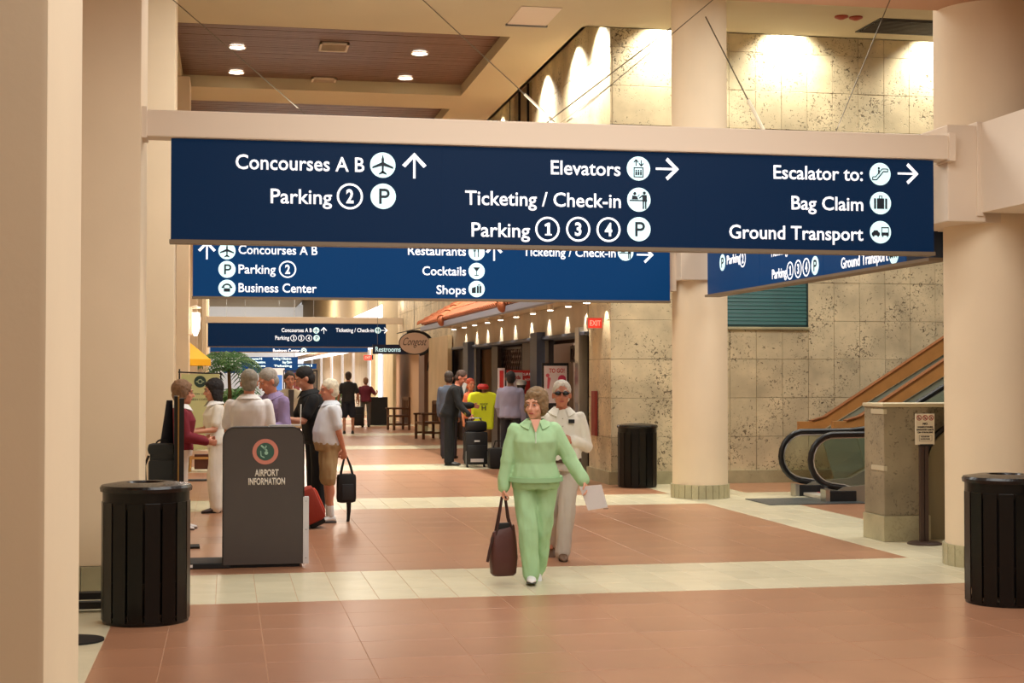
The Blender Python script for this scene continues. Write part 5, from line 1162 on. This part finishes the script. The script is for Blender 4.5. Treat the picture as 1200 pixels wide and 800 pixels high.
# --- woman in maroon sweater, profile
w3 = person('grey brown haired woman in a maroon sweater and white trousers, in profile', px(211, 16.9), 16.9, 92, 1.61, True, 1.12, lean=2, head=(5, 4), skin=(206, 140, 112),
    arms={'L': ((.1, -.1, -1), (.0, -1, -.18), (0, -1, .0)), 'R': ((-.1, -.15, -1), (.0, -1, -.25), (0, -1, -.1))},
    legs={'L': ((.0, -.04, -1), (0, .02, -1)), 'R': ((.0, .03, -1), (0, .04, -1))},
    top=dict(name='maroon_knit', c=(122, 24, 40), part='sweater', m=.02, hem=-.02, wr=.009, collar=('white_collar', (232, 228, 224))),
    bottom=dict(name='white_slacks', c=(224, 214, 200), m=.01, w=1.1), shoes=(228, 224, 220), hair=('bob', (124, 92, 66)), vox=.0105)
# --- woman in white with black bob
w4 = person('black haired woman in a white blouse and white trousers holding a tray', px(253, 18.9), 18.9, -72, 1.62, True, 1.0, lean=3, head=(-6, 8), skin=(206, 146, 118),
    arms={'L': ((.1, -.2, -1), (-.1, -1, -.1), (0, -1, 0)), 'R': ((-.1, -.2, -1), (.1, -1, -.1), (0, -1, 0))},
    legs={'L': ((.0, -.14, -1), (0, .08, -1)), 'R': ((.0, .08, -1), (0, .10, -1))},
    top=dict(name='white_blouse', c=(226, 220, 208), part='blouse', m=.015, hem=-.12, sleeve='short', wr=.008, collar=('white_collar', (232, 228, 224))),
    bottom=dict(name='white_slacks', c=(224, 214, 200), m=.01, w=1.25), shoes=(60, 42, 36), hair=('long', (26, 18, 18)), vox=.0105)
a = wpos(w4, (w4['J']['L']['wr']+w4['J']['R']['wr'])/2+V(0, -.14, .02))
tag(MB().obox(a, (.10, 0, 0), (0, .07, 0), (0, 0, .012)).build('tablet', BLACKM), 'flat black tablet held between the two women at left', 'tablet')
tag(MB().obox(a+V(-.08, -.1, .28), (.09, 0, .07), (0, .05, 0), (-.008, 0, .01)).build('clipboard', BLACKM), 'thin dark clipboard raised between the two women at left', 'clipboard')
# --- white short sleeved man, seen from behind
w5 = person('grey haired man in a white short sleeved shirt seen from behind, at the kiosk', px(291, 15.9), 15.9, 172, 1.74, False, 1.08, lean=3, head=(6, 6), skin=(196, 132, 104),
    arms={'L': ((.14, .02, -1), (-.15, -.8, -.3), (0, -1, 0)), 'R': ((-.14, .02, -1), (.15, -.8, -.3), (0, -1, 0))},
    top=dict(name='white_shirt', c=(232, 228, 228), m=.022, hem=-.05, sleeve='short', wr=.011, collar=('white_collar', (232, 228, 224))),
    bottom=dict(name='taupe_slacks', c=(136, 122, 106)), hair=('short', (142, 134, 120)), vox=.0105, eyes=False)
# --- purple shirt man
w6 = person('grey haired man in a purple long sleeved shirt looking down', px(327, 17.3), 17.3, -50, 1.77, False, 1.05, lean=13, head=(-16, 26), skin=(206, 140, 112),
    arms={'L': ((.12, -.1, -1), (-.3, -.9, -.05), (-.2, -1, 0)), 'R': ((-.1, -.1, -1), (.2, -.9, -.1), (.2, -1, 0))},
    top=dict(name='purple_shirt', c=(148, 130, 172), m=.02, hem=-.06, wr=.011, collar=('purple_shirt', (148, 130, 172))),
    bottom=dict(name='dark_slacks', c=(44, 40, 46)), hair=('short', (156, 148, 138)), vox=.0105)
# --- tan jacket man farther back
w7 = person('man in an open tan jacket standing behind the purple shirt man', px(339, 24.5), 24.5, 8, 1.74, False, 1.0, head=(-4, 4), skin=(176, 120, 94),
    top=dict(name='tan_jacket', c=(176, 160, 132), part='jacket', m=.03, hem=-.22, wr=.010), bottom=dict(name='grey_slacks', c=(96, 92, 88)), hair=('short', (52, 42, 36)), vox=.012)
N, k = w7['N'], w7['k']; MB().prism([(-.045, -.02), (.045, -.02), (.03, -.45), (-.03, -.45)], N+V(0, -.165*k, 0), (1, 0, 0), (0, 0, 1), (0, .02, 0)).build('dark_undershirt', mat('dark_shirt', (60, 52, 48), .8), w7['root'])
# --- dark haired man in black
w8 = person('dark haired man in black leaning over and reaching forward', px(370, 18.0), 18.0, -78, 1.79, False, 1.04, lean=10, head=(-8, 26), skin=(198, 140, 112),
    arms={'L': ((.05, -.45, -.9), (-.05, -1, .12), (0, -1, .1)), 'R': ((-.1, -.35, -.9), (.15, -1, .1), (0, -1, 0))},
    top=dict(name='black_polo', c=(9, 9, 13), m=.02, hem=-.1, sleeve='short', wr=.008, collar=('black_collar', (9, 9, 12))), bottom=dict(name='black_slacks', c=(8, 8, 12), m=.012, w=1.15), hair=('short', (26, 20, 18)), vox=.0105)
j = w8['J']['L']; MB().tube([j['wr']+(V(.034, 0, 0)*math.cos(a)+V(0, 0, .034)*math.sin(a)) for a in [2*math.pi*q/14 for q in range(14)]], .009, 6, closed=True).build('wristwatch', BLACKM, w8['root'])
# --- old man in white polo and khaki shorts
w9 = person('white haired man in a white polo and khaki shorts, hands behind his back', px(385, 17.4), 17.4, -80, 1.64, False, 1.06, lean=-2, head=(0, 6), skin=(206, 138, 112),
    arms={'L': ((.10, .22, -1), (-.25, .35, -1), (-.2, .1, -1)), 'R': ((-.10, .22, -1), (.35, .4, -1), (.2, .1, -1))},
    legs={'L': ((.0, -.04, -1), (0, .06, -1)), 'R': ((.0, .02, -1), (0, .06, -1))},
    top=dict(name='white_polo', c=(222, 226, 232), m=.018, hem=-.02, sleeve='short', wr=.010, collar=('polo_collar', (214, 220, 228))),
    bottom=dict(name='khaki_shorts', c=(172, 146, 104), len='short', m=.02, w=1.12, rise=.05, wr=.016), shoes=(230, 230, 232), hair=('short', (226, 216, 192)), vox=.0105, belly=.06, curl=.9)
for s in 'LR':
    j = w9['J'][s]; mb = MB(); limb(mb, [j['an'].lerp(j['kn'], .28), j['an']], [.044*w9['k'], .042*w9['k']]); mb.build('sock', mat('white_sock', (226, 226, 226), .9), w9['root'], True)
h_ = wpos(w9, (w9['J']['L']['wr']+w9['J']['R']['wr'])/2+V(0, .03, -.08))
t = thing('shoulder_bag', 'black bag with long handles held behind the man in khaki shorts', 'bag', (h_.x+.03, h_.y, h_.z-.62), math.radians(10))
MB().box(-.115, .115, -.06, .06, .08, .42, .05).build('body', BLACKM, t, True)
MB().box(-.07, .07, -.075, -.05, .12, .3, .01).build('front_pocket', mat('bag_grey', (34, 34, 38), .7), t, True)
for dy in (-.03, .03): MB().tube([(-.08, dy, .36), (-.05, dy, .5), (-.02, dy*.3, .62), (.0, dy*.3, .625), (.05, dy, .5), (.085, dy, .36)], .008, 6).build('handle', BLACKM, t)
MB().tube([(.03, 0, .1), (.03, 0, -.02), (.02, 0, -.14), (.04, 0, -.19)], [.03, .024, .018, .022], 8).build('hanging_strap', BLACKM, t)
# --- far walkers
w10 = person('far walker in a dark tee and navy shorts, seen from behind', px(408, 43.5, 500), 43.5, 176, 1.78, False, 1.06, skin=(186, 128, 104), arms={'L': ((.3, .1, -1), (.1, -.5, -.8), (0, -.5, -1)), 'R': ((-.35, .1, -1), (-.1, -.4, -.8), (0, -.3, -1))},
    legs={'L': ((.04, .02, -1), (0, .12, -1)), 'R': ((-.08, -.05, -1), (0, .05, -1))}, top=dict(name='charcoal_tee', c=(40, 38, 42), m=.02, sleeve='short', hem=-.1), bottom=dict(name='navy_shorts', c=(26, 28, 44), len='short', w=1.2), shoes=(30, 30, 34), hair=('short', (60, 44, 36)), vox=.014, eyes=False)
w11 = person('far walker in a maroon shirt and grey trousers pulling a suitcase', px(428.5, 49, 495), 49, 178, 1.60, False, 1.12, skin=(180, 122, 98), arms={'L': ((.4, .1, -1), (.1, -.5, -.6), (0, -.5, -1)), 'R': ((-.5, .1, -.8), (-.2, -.4, .2), (0, -.3, .1))},
    top=dict(name='maroon_shirt', c=(96, 26, 44), m=.02, sleeve='short', hem=-.12), bottom=dict(name='grey_slacks', c=(96, 92, 88)), hair=('short', (130, 96, 70)), vox=.014, eyes=False)
# --- pilot
w12 = person('airline pilot in a black uniform with gold cuff stripes, bending over his case', px(527, 27.9), 27.9, 74, 1.80, False, 1.06, lean=17, head=(-4, 30), skin=(200, 124, 98),
    arms={'L': ((.1, -.1, -1), (-.1, -1, .0), (0, -1, -.2)), 'R': ((-.2, -.3, -1), (-.15, -.75, -.75), (0, -.6, -.7))},
    top=dict(name='black_uniform', c=(7, 7, 11), part='jacket', m=.028, hem=-.22, wr=.007), bottom=dict(name='black_slacks', c=(8, 8, 12), m=.012, w=1.15), hair=('crop', (70, 48, 38)), vox=.0115)
for s in 'LR':
    j = w12['J'][s]; d_ = (j['wr']-j['el']).normalized(); mb = MB(); p0 = j['el'].lerp(j['wr'], .72); limb(mb, [p0, p0+d_*.05], [.056, .054]); mb.build('gold_cuff', mat('gold_braid', (226, 206, 70), .6), w12['root'], True)
N = w12['N']; MB().prism([(-.04, .03), (.04, .03), (.0, -.2)], N+V(0, -.09, .02), (1, 0, 0), (0, -.3, 1), (0, -.07, -.03)).build('white_shirt_front', mat('white_cotton', (232, 232, 232), .8), w12['root'])
# --- behind the pilot
person('man in a blue grey shirt standing behind the pilot, turned away', px(526, 30.2), 30.2, 150, 1.76, False, 1.05, skin=(150, 104, 80), top=dict(name='slate_shirt', c=(84, 94, 112), m=.02), bottom=dict(name='dark_slacks', c=(44, 40, 46)), hair=('short', (60, 48, 42)), vox=.013, eyes=False)
person('person in an orange top half hidden behind the pilot', px(551, 29.0), 29.0, 20, 1.62, True, .95, skin=(206, 132, 100), top=dict(name='orange_top', c=(214, 110, 74), m=.015, sleeve='short'), bottom=dict(name='dark_slacks', c=(44, 40, 46)), hair=('short', (180, 70, 40)), vox=.013)
# --- lavender shirt man
person('dark haired man in a lavender grey shirt seen from behind at the shop', px(598, 27.0), 27.0, 160, 1.76, False, 1.1, head=(14, 0), skin=(120, 80, 60), lean=2,
    arms={'L': ((.14, .0, -1), (0, -.6, -.6), (0, -1, 0)), 'R': ((-.14, .05, -1), (-.05, -.1, -1), (0, 0, -1))},
    top=dict(name='lavender_shirt', c=(150, 146, 168), m=.022, hem=-.12, wr=.010), bottom=dict(name='dark_slacks', c=(44, 40, 46), m=.01), hair=('crop', (26, 20, 20)), vox=.0115, eyes=False)
w15 = person('shopper in a white cap half hidden behind the woman in green', px(611, 28.2), 28.2, 150, 1.58, True, 1.0, skin=(200, 140, 110), top=dict(name='grey_top', c=(120, 116, 120), m=.02), bottom=dict(name='dark_slacks', c=(44, 40, 46)), hair=('short', (70, 56, 50)), vox=.013, eyes=False)
hp = w15['hp']; MB().ell(hp(0, .01, .07), .10, .13, .07, None, 16, 10).build('cap', mat('white_cotton', (232, 232, 232), .8), w15['root'], True)
